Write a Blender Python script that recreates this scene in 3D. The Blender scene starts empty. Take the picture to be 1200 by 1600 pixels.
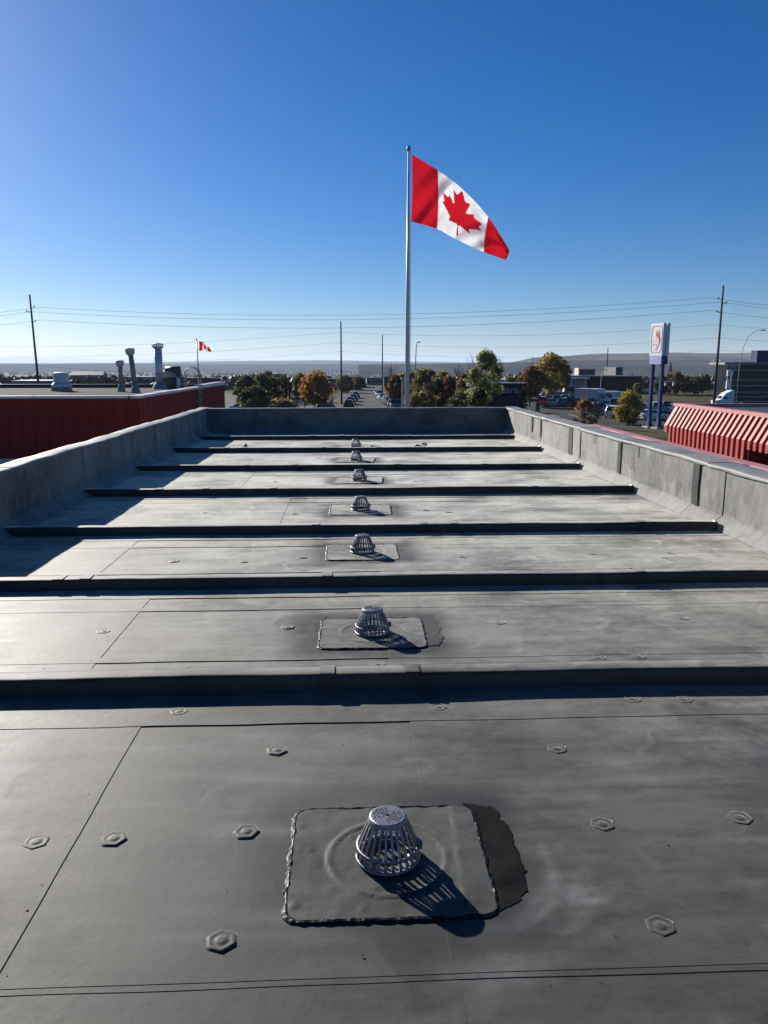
import bpy, bmesh, math, random
from mathutils import Vector, Matrix, noise
random.seed(7)
R = math.radians
sc = bpy.context.scene
C = sc.collection

# ------------------------------------------------------------------ camera
F_PX, HOR, YAW, CAMH = 1200.0, 570.0, R(2.55), 1.55
PITCH = math.atan((800 - HOR) / F_PX)
cd = bpy.data.cameras.new('camera'); cam = bpy.data.objects.new('camera', cd); C.objects.link(cam)
cam.location = (0, 0, CAMH); cam.rotation_euler = (R(90) - PITCH, 0, -YAW)
cd.sensor_fit = 'VERTICAL'; cd.sensor_height = 36; cd.lens = 36 * F_PX / 1600
cd.clip_start = 0.05; cd.clip_end = 60000
sc.camera = cam

# ------------------------------------------------------------------ light
SUN_EL = R(22.3); SUN_AZ = R(-34.0)          # azimuth from +Y, negative = to the left
w = bpy.data.worlds.new('World'); sc.world = w; w.use_nodes = True
nt = w.node_tree; bg = nt.nodes['Background']
sky = nt.nodes.new('ShaderNodeTexSky'); sky.sky_type = 'NISHITA'; sky.sun_disc = False
sky.sun_elevation = SUN_EL; sky.sun_rotation = SUN_AZ
sky.altitude = 1100; sky.air_density = 1.0; sky.dust_density = 0.6; sky.ozone_density = 6.5
hs = nt.nodes.new('ShaderNodeHueSaturation'); hs.inputs['Saturation'].default_value = 1.26; hs.inputs['Hue'].default_value = 0.506
nt.links.new(sky.outputs[0], hs.inputs['Color']); nt.links.new(hs.outputs[0], bg.inputs[0]); bg.inputs[1].default_value = 0.05
sl = bpy.data.lights.new('sun', 'SUN'); sl.energy = 5.0; sl.angle = R(0.5); sl.color = (1.0, 0.945, 0.86)
so = bpy.data.objects.new('sun', sl); C.objects.link(so)
sdir = Vector((math.sin(SUN_AZ) * math.cos(SUN_EL), math.cos(SUN_AZ) * math.cos(SUN_EL), math.sin(SUN_EL)))
so.rotation_euler = sdir.to_track_quat('Z', 'Y').to_euler(); so.location = sdir * 60
sc.view_settings.view_transform = 'Standard'; sc.view_settings.look = 'None'
sc.view_settings.gamma = 1; sc.view_settings.exposure = 0.80
sc.render.engine = 'CYCLES'
sc.cycles.use_denoising = True
sc.cycles.max_bounces = 6; sc.cycles.volume_bounces = 1; sc.cycles.transparent_max_bounces = 8

# ------------------------------------------------------------------ pixel -> place
_F = Vector((math.sin(YAW) * math.cos(PITCH), math.cos(YAW) * math.cos(PITCH), -math.sin(PITCH)))
_R = Vector((math.cos(YAW), -math.sin(YAW), 0)); _U = _R.cross(_F)
def ray(x, y): return _F + _R * ((x - 600) / F_PX) - _U * ((y - 800) / F_PX)
def G(x, y, z=0.0):
    d = ray(x, y); return Vector((0, 0, CAMH)) + d * ((z - CAMH) / d.z)
def P(x, y, Y):
    d = ray(x, y); return Vector((0, 0, CAMH)) + d * (Y / d.y)
GZ = -6.0
def gz(Y):
    if Y < 280: return GZ
    if Y < 1000: t = (Y - 280) / 720; return GZ - 24 * t * t * (3 - 2 * t)
    return GZ - 24 - 8 * min(1.0, (Y - 1000) / 3000)
def on_ground(x, Y): p = P(x, 600, Y); return Vector((p.x, Y, gz(Y)))
def zat(y, Y, x=600): return P(x, y, Y).z

# ------------------------------------------------------------------ materials
def mat(name, col, rough=0.6, metal=0.0, var=0.15, scale=3.0, bump=0.0, bscale=40.0, coat=0.0, spec=0.5, trans=None, attr=None, col2=None, detail=5.0, rvar=0.0):
    m = bpy.data.materials.new(name); m.use_nodes = True
    n = m.node_tree; b = n.nodes['Principled BSDF']; L = n.links.new
    tc = n.nodes.new('ShaderNodeTexCoord')
    nz = n.nodes.new('ShaderNodeTexNoise'); nz.inputs['Scale'].default_value = scale; nz.inputs['Detail'].default_value = detail
    nz.inputs['Roughness'].default_value = 0.6
    L(tc.outputs['Object'], nz.inputs['Vector'])
    rp = n.nodes.new('ShaderNodeValToRGB')
    c = Vector(col[:3])
    lo = c * (1 - var); hi = c * (1 + var)
    if col2 is not None: lo, hi = c, Vector(col2[:3])
    rp.color_ramp.elements[0].position = 0.32; rp.color_ramp.elements[1].position = 0.68
    rp.color_ramp.elements[0].color = (*lo, 1); rp.color_ramp.elements[1].color = (*hi, 1)
    L(nz.outputs['Fac'], rp.inputs['Fac'])
    out = rp.outputs['Color']
    if attr:
        at = n.nodes.new('ShaderNodeAttribute'); at.attribute_name = attr
        mx = n.nodes.new('ShaderNodeMix'); mx.data_type = 'RGBA'; mx.blend_type = 'MULTIPLY'; mx.inputs[0].default_value = 1.0
        L(out, mx.inputs[6]); L(at.outputs['Color'], mx.inputs[7]); out = mx.outputs[2]
    L(out, b.inputs['Base Color'])
    b.inputs['Roughness'].default_value = rough; b.inputs['Metallic'].default_value = metal
    b.inputs['Specular IOR Level'].default_value = spec; b.inputs['Coat Weight'].default_value = coat
    if rvar:
        mr = n.nodes.new('ShaderNodeMapRange'); mr.inputs['To Min'].default_value = rough - rvar; mr.inputs['To Max'].default_value = rough + rvar
        L(nz.outputs['Fac'], mr.inputs['Value']); L(mr.outputs[0], b.inputs['Roughness'])
    if bump:
        n2 = n.nodes.new('ShaderNodeTexNoise'); n2.inputs['Scale'].default_value = bscale; n2.inputs['Detail'].default_value = 4
        L(tc.outputs['Object'], n2.inputs['Vector'])
        bp = n.nodes.new('ShaderNodeBump'); bp.inputs['Strength'].default_value = bump; bp.inputs['Distance'].default_value = 0.02
        L(n2.outputs['Fac'], bp.inputs['Height']); L(bp.outputs[0], b.inputs['Normal'])
    if trans:
        o = n.nodes['Material Output']; t = n.nodes.new('ShaderNodeBsdfTranslucent'); L(out, t.inputs['Color'])
        ms = n.nodes.new('ShaderNodeMixShader'); ms.inputs[0].default_value = trans
        L(b.outputs[0], ms.inputs[1]); L(t.outputs[0], ms.inputs[2]); L(ms.outputs[0], o.inputs['Surface'])
    return m

def membrane_mat(name, lo, hi, rough=0.5, stain_attr=True, spec=0.5, sheen=0.95):
    """weathered grey rubber sheet: cloudy dusting, fine streaks, dark primer stains from the 'stain' attribute"""
    m = bpy.data.materials.new(name); m.use_nodes = True
    n = m.node_tree; b = n.nodes['Principled BSDF']; L = n.links.new
    geo = n.nodes.new('ShaderNodeNewGeometry')
    def nz(scale, detail, rgh=0.6, stretch=None):
        t = n.nodes.new('ShaderNodeTexNoise'); t.inputs['Scale'].default_value = scale; t.inputs['Detail'].default_value = detail
        t.inputs['Roughness'].default_value = rgh
        if stretch:
            mp = n.nodes.new('ShaderNodeMapping'); mp.inputs['Scale'].default_value = stretch
            L(geo.outputs['Position'], mp.inputs[0]); L(mp.outputs[0], t.inputs['Vector'])
        else: L(geo.outputs['Position'], t.inputs['Vector'])
        return t.outputs['Fac']
    def math_(op, a, bb):
        t = n.nodes.new('ShaderNodeMath'); t.operation = op
        for i, v in enumerate((a, bb)):
            if isinstance(v, (int, float)): t.inputs[i].default_value = v
            else: L(v, t.inputs[i])
        return t.outputs[0]
    cloud = nz(1.3, 8, 0.65); fine = nz(14, 8, 0.75); streak = nz(3.0, 6, 0.7, (0.35, 3.0, 1.0))
    f = math_('ADD', math_('MULTIPLY', cloud, 0.6), math_('ADD', math_('MULTIPLY', fine, 0.28), math_('MULTIPLY', streak, 0.35)))
    def contour(src, lev, wid):
        d = math_('ABSOLUTE', math_('SUBTRACT', src, lev), 0.0); t = n.nodes.new('ShaderNodeMapRange'); t.inputs['From Min'].default_value = 0.0; t.inputs['From Max'].default_value = wid
        t.inputs['To Min'].default_value = 1.0; t.inputs['To Max'].default_value = 0.0; L(d, t.inputs['Value']); return t.outputs[0]
    def above(src, lo_, hi_):
        t = n.nodes.new('ShaderNodeMapRange'); t.inputs['From Min'].default_value = lo_; t.inputs['From Max'].default_value = hi_; L(src, t.inputs['Value']); return t.outputs[0]
    low = nz(0.8, 3, 0.55); patchy = nz(2.1, 4, 0.6)
    tide = math_('MULTIPLY', math_('ADD', contour(low, 0.56, 0.012), contour(low, 0.43, 0.018)), above(patchy, 0.48, 0.6))
    wet = above(low, 0.56, 0.575)
    scuff = math_('MULTIPLY', above(nz(4.0, 5, 0.7, (0.25, 5.0, 1.0)), 0.6, 0.7), above(patchy, 0.45, 0.6))
    speck = above(nz(55, 2, 0.5), 0.70, 0.76)
    f = math_('ADD', f, math_('SUBTRACT', math_('ADD', math_('MULTIPLY', tide, 0.10), math_('MULTIPLY', scuff, 0.10)), math_('ADD', math_('MULTIPLY', speck, 0.16), math_('MULTIPLY', wet, 0.05))))
    rp = n.nodes.new('ShaderNodeValToRGB'); rp.color_ramp.elements[0].position = 0.47; rp.color_ramp.elements[1].position = 0.70
    rp.color_ramp.elements[0].color = (*lo, 1); rp.color_ramp.elements[1].color = (*hi, 1)
    L(f, rp.inputs[0]); col = rp.outputs[0]
    if stain_attr:
        at = n.nodes.new('ShaderNodeAttribute'); at.attribute_name = 'stain'
        s = math_('MULTIPLY', at.outputs['Fac'], math_('ADD', 0.35, math_('MULTIPLY', fine, 1.2)))
        mx = n.nodes.new('ShaderNodeMix'); mx.data_type = 'RGBA'; mx.clamp_factor = True
        L(s, mx.inputs[0]); L(col, mx.inputs[6]); mx.inputs[7].default_value = (0.018, 0.02, 0.022, 1); col = mx.outputs[2]
        at2 = n.nodes.new('ShaderNodeAttribute'); at2.attribute_name = 'dust_sunlit'
        s2 = math_('MULTIPLY', at2.outputs['Fac'], math_('MULTIPLY', fine, 1.1))
        mx2 = n.nodes.new('ShaderNodeMix'); mx2.data_type = 'RGBA'; mx2.clamp_factor = True
        L(s2, mx2.inputs[0]); L(col, mx2.inputs[6]); mx2.inputs[7].default_value = (0.3, 0.3, 0.3, 1); col = mx2.outputs[2]
    L(col, b.inputs['Base Color'])
    mr = n.nodes.new('ShaderNodeMapRange'); mr.inputs['From Min'].default_value = 0.35; mr.inputs['From Max'].default_value = 0.75
    mr.inputs['To Min'].default_value = rough - 0.07; mr.inputs['To Max'].default_value = rough + 0.1
    L(f, mr.inputs['Value']); L(mr.outputs[0], b.inputs['Roughness'])
    b.inputs['Specular IOR Level'].default_value = spec
    sv = n.nodes.new('ShaderNodeMapRange'); sv.inputs['From Min'].default_value = 0.48; sv.inputs['From Max'].default_value = 0.69
    sv.inputs['To Min'].default_value = sheen * 0.42; sv.inputs['To Max'].default_value = sheen * 1.2; L(f, sv.inputs['Value']); shv = sv.outputs[0]
    if stain_attr: shv = math_('MULTIPLY', shv, math_('SUBTRACT', 1.0, math_('MINIMUM', s, 0.85)))
    L(shv, b.inputs['Sheen Weight']); b.inputs['Sheen Roughness'].default_value = 0.32; b.inputs['Sheen Tint'].default_value = (1.0, 0.97, 0.87, 1)   # fine dusting
    bp = n.nodes.new('ShaderNodeBump'); bp.inputs['Strength'].default_value = 0.16; bp.inputs['Distance'].default_value = 0.006
    L(math_('ADD', nz(22, 5), math_('MULTIPLY', nz(180, 3), 0.25)), bp.inputs['Height']); L(bp.outputs[0], b.inputs['Normal'])
    return m

M = {}
M['membrane'] = membrane_mat('roof membrane', (0.018, 0.0182, 0.0165), (0.054, 0.0535, 0.049), 0.6, spec=0.28, sheen=1.0)
M['membrane_b'] = membrane_mat('flashing membrane', (0.075, 0.074, 0.07), (0.2, 0.196, 0.186), 0.6, spec=0.3, sheen=0.8)
M['patch'] = membrane_mat('drain patch membrane', (0.018, 0.02, 0.0175), (0.045, 0.0475, 0.043), 0.56, spec=0.3, sheen=0.72)
M['cap'] = membrane_mat('parapet cap membrane', (0.12, 0.12, 0.12), (0.22, 0.217, 0.213), 0.5, spec=0.25, sheen=0.1)
M['sealer_strip'] = membrane_mat('seam primer strip', (0.022, 0.023, 0.022), (0.05, 0.05, 0.048), 0.55, spec=0.2, sheen=0.12)
M['sealant'] = mat('black lap sealant', (0.008, 0.008, 0.009), 0.42, var=0.4, scale=30, bump=0.3, bscale=60, spec=0.16)
M['smear'] = mat('bonding adhesive smear', (0.0035, 0.0035, 0.0035), 0.55, spec=0.06, col2=(0.017, 0.018, 0.014), scale=9, bump=0.06, bscale=40, rvar=0.12)
M['cast'] = mat('cast aluminium', (0.2, 0.205, 0.235), 0.45, metal=0.7, var=0.12, scale=30, bump=0.15, bscale=200)
M['dark'] = mat('dark void', (0.01, 0.01, 0.012), 0.8)
M['wall'] = mat('stucco wall', (0.35, 0.33, 0.3), 0.8)
M['red'] = mat('red metal cladding', (0.22, 0.022, 0.019), 0.6, spec=0.12, var=0.12, scale=1.2, bump=0.04, bscale=8)
M['red2'] = mat('weathered red mansard paint', (0.33, 0.045, 0.04), 0.55, spec=0.3, var=0.16, scale=4.0, bump=0.03, bscale=10)
M['pinkred'] = mat('faded red coping', (0.50, 0.2, 0.18), 0.45, var=0.1)
M['white_cop'] = mat('pale metal coping', (0.6, 0.57, 0.55), 0.4, var=0.1)
M['gravel'] = mat('gravel ballast', (0.045, 0.041, 0.039), 0.95, spec=0.1, var=0.45, scale=9, bump=0.5, bscale=30)
M['galv'] = mat('galvanised steel', (0.55, 0.56, 0.58), 0.42, metal=0.45, var=0.14, scale=6)
M['galv_old'] = mat('weathered sheet metal', (0.27, 0.26, 0.25), 0.6, metal=0.2, var=0.3, scale=7)
M['beige_metal'] = mat('cream painted vent', (0.5, 0.47, 0.42), 0.55, var=0.15, scale=8)
M['darkmetal'] = mat('dark painted metal', (0.04, 0.042, 0.045), 0.5)
M['white_metal'] = mat('white painted aluminium', (0.62, 0.62, 0.65), 0.35, var=0.06)
M['wood_pole'] = mat('weathered utility pole timber', (0.07, 0.055, 0.045), 0.85, var=0.3, scale=4)
M['wire'] = mat('wire', (0.03, 0.03, 0.035), 0.5)
M['asphalt'] = mat('worn asphalt', (0.016, 0.016, 0.0165), 0.9, col2=(0.034, 0.033, 0.032), scale=0.12, spec=0.2)
M['paint'] = mat('road paint', (0.6, 0.6, 0.57), 0.7, var=0.2)
M['concrete'] = mat('concrete', (0.33, 0.32, 0.3), 0.85, scale=0.8)
M['grass'] = mat('dry autumn grass', (0.04, 0.042, 0.017), 0.95, col2=(0.085, 0.07, 0.03), scale=0.08, spec=0.1)
M['ground'] = mat('autumn ground', (0.018, 0.019, 0.013), 0.95, col2=(0.05, 0.043, 0.03), scale=0.006, detail=9, spec=0.1)
M['tyre'] = mat('tyre rubber', (0.015, 0.015, 0.015), 0.8)
M['glass'] = mat('dark car glass', (0.012, 0.015, 0.02), 0.06, spec=0.8, var=0.05)
M['chrome'] = mat('wheel alloy', (0.45, 0.45, 0.47), 0.3, metal=0.9)
M['lamp_red'] = mat('tail lamp', (0.4, 0.01, 0.01), 0.25)
M['lamp_clear'] = mat('head lamp', (0.75, 0.75, 0.75), 0.15)

# ------------------------------------------------------------------ mesh helpers
class MB:
    def __init__(s): s.v = []; s.f = []; s.mi = []
    def add(s, vs, fs, mi=0):
        o = len(s.v); s.v += [tuple(v) for v in vs]; s.f += [tuple(i + o for i in f) for f in fs]; s.mi += [mi] * len(fs); return s
    def box(s, x0, x1, y0, y1, z0, z1, mi=0):
        return s.add([(x0, y0, z0), (x1, y0, z0), (x1, y1, z0), (x0, y1, z0), (x0, y0, z1), (x1, y0, z1), (x1, y1, z1), (x0, y1, z1)],
                     [(0, 3, 2, 1), (4, 5, 6, 7), (0, 1, 5, 4), (1, 2, 6, 5), (2, 3, 7, 6), (3, 0, 4, 7)], mi)
    def bevbox(s, x0, x1, y0, y1, z0, z1, b, mi=0):
        """box with its top edges chamfered"""
        vs = [(x0, y0, z0), (x1, y0, z0), (x1, y1, z0), (x0, y1, z0), (x0, y0, z1 - b), (x1, y0, z1 - b), (x1, y1, z1 - b), (x0, y1, z1 - b),
              (x0 + b, y0 + b, z1), (x1 - b, y0 + b, z1), (x1 - b, y1 - b, z1), (x0 + b, y1 - b, z1)]
        fs = [(0, 3, 2, 1)]
        for a in range(4):
            c = (a + 1) % 4; fs += [(a, c, 4 + c, 4 + a), (4 + a, 4 + c, 8 + c, 8 + a)]
        return s.add(vs, fs + [(8, 9, 10, 11)], mi)
    def tube(s, pts, rad, n=8, mi=0, cap=True):
        pts = [Vector(p) for p in pts]; rads = rad if isinstance(rad, (list, tuple)) else [rad] * len(pts)
        o = len(s.v); up = None
        for i, p in enumerate(pts):
            d = (pts[min(i + 1, len(pts) - 1)] - pts[max(i - 1, 0)]).normalized()
            if up is None: up = Vector((1, 0, 0)) if abs(d.x) < 0.8 else Vector((0, 1, 0))
            a = d.cross(up).normalized(); bb = d.cross(a).normalized(); up = -a.cross(d) if False else up
            for k in range(n):
                t = 2 * math.pi * k / n; s.v.append(tuple(p + (a * math.cos(t) + bb * math.sin(t)) * rads[i]))
        for i in range(len(pts) - 1):
            for k in range(n):
                k2 = (k + 1) % n; s.f.append((o + i * n + k, o + i * n + k2, o + (i + 1) * n + k2, o + (i + 1) * n + k)); s.mi.append(mi)
        if cap:
            s.f.append(tuple(o + k for k in range(n - 1, -1, -1))); s.mi.append(mi)
            s.f.append(tuple(o + (len(pts) - 1) * n + k for k in range(n))); s.mi.append(mi)
        return s
    def lathe(s, prof, n=24, c=(0, 0, 0), mi=0):
        o = len(s.v)
        for r, z in prof:
            for k in range(n):
                t = 2 * math.pi * k / n; s.v.append((c[0] + r * math.cos(t), c[1] + r * math.sin(t), c[2] + z))
        for i in range(len(prof) - 1):
            for k in range(n):
                k2 = (k + 1) % n; s.f.append((o + i * n + k, o + i * n + k2, o + (i + 1) * n + k2, o + (i + 1) * n + k)); s.mi.append(mi)
        return s
    def prism(s, poly, z0, z1, mi=0):
        n = len(poly); return s.add([(x, y, z0) for x, y in poly] + [(x, y, z1) for x, y in poly],
            [tuple(range(n - 1, -1, -1)), tuple(range(n, 2 * n))] + [(i, (i + 1) % n, n + (i + 1) % n, n + i) for i in range(n)], mi)
    def xf(s, mtx):
        s.v = [tuple(mtx @ Vector(v)) for v in s.v]; return s
    def build(s, name, mats, parent=None, smooth=False, attrs=None):
        me = bpy.data.meshes.new(name); me.from_pydata(s.v, [], s.f)
        if not isinstance(mats, (list, tuple)): mats = [mats]
        for m in mats: me.materials.append(m if not isinstance(m, str) else M[m])
        if len(mats) > 1: me.polygons.foreach_set('material_index', s.mi)
        if smooth: me.polygons.foreach_set('use_smooth', [True] * len(me.polygons))
        for k, vals in (attrs or {}).items():
            at = me.attributes.new(k, 'FLOAT', 'POINT'); at.data.foreach_set('value', vals)
        me.update()
        o = bpy.data.objects.new(name, me); C.objects.link(o)
        if parent is not None: o.parent = parent
        return o
def empty(name, loc=(0, 0, 0), rz=0):
    o = bpy.data.objects.new(name, None); C.objects.link(o); o.location = loc; o.rotation_euler.z = rz; o.empty_display_size = 0.3; return o
def tag(o, label, cat, group=None):
    o['label'] = label; o['category'] = cat
    if group: o['group'] = group
    return o
def struct(o): o['kind'] = 'structure'; return o
def copy_tree(o, parent=None):
    c = o.copy(); C.objects.link(c); c.parent = parent
    for ch in list(o.children): copy_tree(ch, c)
    return c
def share(src, name, parent, loc=(0, 0, 0), rz=0, m=None):
    o = bpy.data.objects.new(name, src.data); C.objects.link(o); o.parent = parent; o.location = loc; o.rotation_euler.z = rz; return o
def fn(x, y, s=1.0, seed=0.0): return noise.noise(Vector((x * s + seed, y * s - seed, seed * 0.7)))

# ================================================================== THE SETTING
def sheet(name, x0, x1, y0, y1, z, m, nx=1, ny=1):
    b = MB(); n = nx + 1
    for j in range(ny + 1):
        for i in range(nx + 1): b.v.append((x0 + (x1 - x0) * i / nx, y0 + (y1 - y0) * j / ny, z))
    for j in range(ny):
        for i in range(nx): b.f.append((j * n + i, j * n + i + 1, (j + 1) * n + i + 1, (j + 1) * n + i)); b.mi.append(0)
    return b.build(name, m)
gb = MB(); rows = [-600, 0, 280] + [280 + 40 * k for k in range(1, 19)] + [1500, 2200, 3000, 4000, 7000, 22000]
for yy in rows: gb.v += [(-16000, yy, gz(yy)), (-300, yy, gz(yy)), (300, yy, gz(yy)), (16000, yy, gz(yy))]
for j in range(len(rows) - 1):
    for i in range(3): gb.f.append((j * 4 + i, j * 4 + i + 1, j * 4 + 5 + i, j * 4 + 4 + i)); gb.mi.append(0)
struct(gb.build('ground', 'ground', smooth=True))
lot = struct(sheet('parking_lot', -70, 130, 40, 205, GZ + 0.03, 'asphalt'))
struct(sheet('road', 0.0, 13.5, 205, 280, GZ + 0.03, 'asphalt'))
struct(sheet('grass_field', 62, 125, 158, 232, GZ + 0.08, 'grass'))
gv = on_ground(1000, 88)
struct(sheet('grass_verge', gv.x - 9, gv.x + 25, 78, 92, GZ + 0.08, 'grass'))
struct(sheet('grass_verge', -60, 2, 92, 118, GZ + 0.08, 'grass'))
struct(MB().box(gv.x - 9.4, gv.x + 25.4, 92.0, 92.3, GZ, GZ + 0.15).build('kerb', 'concrete'))

def hill(name, prof, Y, depth, m, seed, bumps=3.0, ny=10):
    """prof: (x pixel, skyline y pixel) -> a ridge with a slope towards the viewer and away"""
    b = MB(); xs = []; n = 160
    x0, x1 = prof[0][0], prof[-1][0]
    for i in range(n + 1):
        xp = x0 + (x1 - x0) * i / n
        for k in range(len(prof) - 1):
            if prof[k][0] <= xp <= prof[k + 1][0]:
                t = (xp - prof[k][0]) / (prof[k + 1][0] - prof[k][0]); t = t * t * (3 - 2 * t); yp = prof[k][1] + (prof[k + 1][1] - prof[k][1]) * t; break
        p = P(xp, yp, Y); xs.append((p.x, p.z - gz(Y)))
    prow = [(-1.0, 0.0), (-0.8, 0.12), (-0.62, 0.3), (-0.45, 0.52), (-0.3, 0.7), (-0.15, 0.88), (0, 1.0), (0.25, 0.9), (0.6, 0.5), (1.0, 0.0)]
    for t, hf in prow:
        for i, (x, h) in enumerate(xs):
            z = h * hf + (fn(x, t * depth, 1 / (0.25 * depth), seed) * h * 0.18 + fn(x, t * depth, 1 / (0.06 * depth), seed + 3) * h * 0.05) * (1 - abs(hf * 2 - 1) * 0.6 if hf < 1 else 0.25)
            b.v.append((x * (1 + t * depth / Y), Y + t * depth, gz(Y) - 1 + max(0, z) + (0.5 if 0 < hf else 0)))
    m_ = n + 1
    for j in range(len(prow) - 1):
        for i in range(n): b.f.append((j * m_ + i, j * m_ + i + 1, (j + 1) * m_ + i + 1, (j + 1) * m_ + i)); b.mi.append(0)
    return struct(b.build(name, m, smooth=True))
def hill_mat(name, grass, wood, cover, sc_):
    m = bpy.data.materials.new(name); m.use_nodes = True; n = m.node_tree; b = n.nodes['Principled BSDF']; L = n.links.new
    g = n.nodes.new('ShaderNodeNewGeometry'); mp = n.nodes.new('ShaderNodeMapping'); mp.inputs['Scale'].default_value = (1, 0.5, 6); L(g.outputs['Position'], mp.inputs[0])
    a = n.nodes.new('ShaderNodeTexNoise'); a.inputs['Scale'].default_value = sc_; a.inputs['Detail'].default_value = 9; a.inputs['Roughness'].default_value = 0.72; L(mp.outputs[0], a.inputs['Vector'])
    r = n.nodes.new('ShaderNodeValToRGB'); r.color_ramp.elements[0].position = cover - 0.03; r.color_ramp.elements[1].position = cover + 0.03
    r.color_ramp.elements[0].color = (*wood, 1); r.color_ramp.elements[1].color = (*grass, 1); L(a.outputs['Fac'], r.inputs[0])
    c = n.nodes.new('ShaderNodeTexNoise'); c.inputs['Scale'].default_value = sc_ * 0.4; c.inputs['Detail'].default_value = 6; L(mp.outputs[0], c.inputs['Vector'])
    x = n.nodes.new('ShaderNodeMix'); x.data_type = 'RGBA'; x.blend_type = 'MULTIPLY'; x.inputs[0].default_value = 0.75; L(r.outputs[0], x.inputs[6]); L(c.outputs['Color'], x.inputs[7])
    L(x.outputs[2], b.inputs['Base Color']); b.inputs['Roughness'].default_value = 0.95; b.inputs['Specular IOR Level'].default_value = 0.0; return m
M['hill_grass'] = hill_mat('hill grassland and woods', (0.15, 0.125, 0.08), (0.015, 0.02, 0.016), 0.50, 0.004)
M['hill_wood'] = hill_mat('wooded escarpment', (0.07, 0.06, 0.045), (0.016, 0.02, 0.016), 0.56, 0.004)
M['mountain'] = mat('far mountains', (0.12, 0.12, 0.13), 0.9, col2=(0.55, 0.55, 0.58), scale=0.0006, detail=8)
hill('hills', [(640, 569.5), (780, 567), (850, 557), (950, 552), (1040, 551), (1130, 552.5), (1300, 551), (1700, 556), (2200, 569.5)], 4200, 1500, 'hill_grass', 5)
hill('hills', [(560, 569.6), (640, 568.5), (720, 567.5), (820, 566), (900, 563), (1000, 562), (1120, 563.5), (1300, 561), (1700, 564), (2000, 569)], 3000, 900, 'hill_wood', 11)
hill('hills', [(-900, 568), (-300, 566.5), (60, 567.5), (200, 567), (400, 563.5), (520, 563), (640, 565), (760, 566.5), (860, 569)], 9000, 2600, 'hill_wood', 21)
hill('hills', [(-600, 569), (-200, 567.5), (120, 568), (380, 569), (470, 568.4), (560, 567.8), (650, 569.5)], 5600, 1500, 'hill_wood', 31)
hill('mountains', [(-1400, 566), (-900, 558), (-500, 561), (-200, 557), (10, 558.5), (40, 556.5), (75, 559), (110, 558), (150, 561), (220, 559.5), (260, 562), (330, 560.5), (420, 563), (520, 565), (640, 568)], 19000, 2500, 'mountain', 41)

# ================================================================== OUR ROOF
XL, XR, YF, YN, PZ = -3.22, 3.6, 17.55, -3.0, 0.58       # inner faces of the parapets, their height
CURB = [-0.35, 3.48, 5.24, 7.0, 9.17, 11.4, 13.82, 16.2]
CURB_B = 0.145                                           # curb depth
DRX = 0.110
DRAINS = [2.20, 4.30, 6.28, 8.2, 10.36, 12.62, 14.75, 16.95]
roof = empty('flat_roof_building', (0, 0, 0))
tag(roof, 'long flat roof of grey rubber membrane with low curbs and parapets, in the foreground', 'building')
def undul(x, y):
    d = min([1.0] + [max(0.0, math.hypot((x - DRX) / 0.5, (y - q) / 0.42) - 0.75) for q in DRAINS])
    return (fn(x, y, 1.1, 3) * 0.0035 + fn(x, y, 4.0, 9) * 0.0012) * d
def stain(x, y):
    s = 0.0
    for i, q in enumerate(DRAINS):
        a = abs(x - DRX) - 0.31; c = abs(y - q) - 0.27; d = math.hypot(max(a, 0), max(c, 0))
        wv = fn(x, y, 5, 17 + i) * 0.5 + fn(x, y, 13, 31 + i) * 0.35
        lim = 0.19 + 0.09 * wv + (0.05 if i in (1, 2, 3) and abs(x - DRX) > 0.3 else 0)
        s = max(s, max(0.0, 1 - d / max(0.02, lim)) * (1.15 + 0.6 * wv))
    s += max(0, fn(x, y, 1.7, 51) - 0.2) * 0.7 + max(0, fn(x * 0.5, y * 2.2, 2.0, 77) - 0.18) * 0.6 + max(0, fn(x * 0.4, y * 3, 5.0, 27) - 0.25) * 0.5
    return max(0.0, min(1.0, s))
def dust_sunlit(x, y):
    p = (0.66, 1.98); d = math.hypot((x - p[0]) / 0.16, (y - p[1]) / 0.2)
    v = max(0, 1 - d) * max(0, 0.25 + fn(x, y, 9, 5) + 0.8 * fn(x + y * 0.5, y * 3, 16, 15))
    r = math.hypot(x - 0.28, y - 2.22); a = math.atan2(y - 2.22, x - 0.28)
    if -1.5 < a < 0.1: v += max(0, 1 - abs(r - 0.36 - 0.03 * fn(x, y, 4, 2)) / 0.05) * max(0, 0.3 + fn(a * 2, r * 22, 1.3, 6)) * 0.8
    return max(0.0, min(1.0, v + max(0, fn(x, y, 2.3, 91) - 0.3) * 0.6 + max(0, fn(x * 0.6, y * 4, 4.0, 95) - 0.32) * 0.8))
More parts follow.
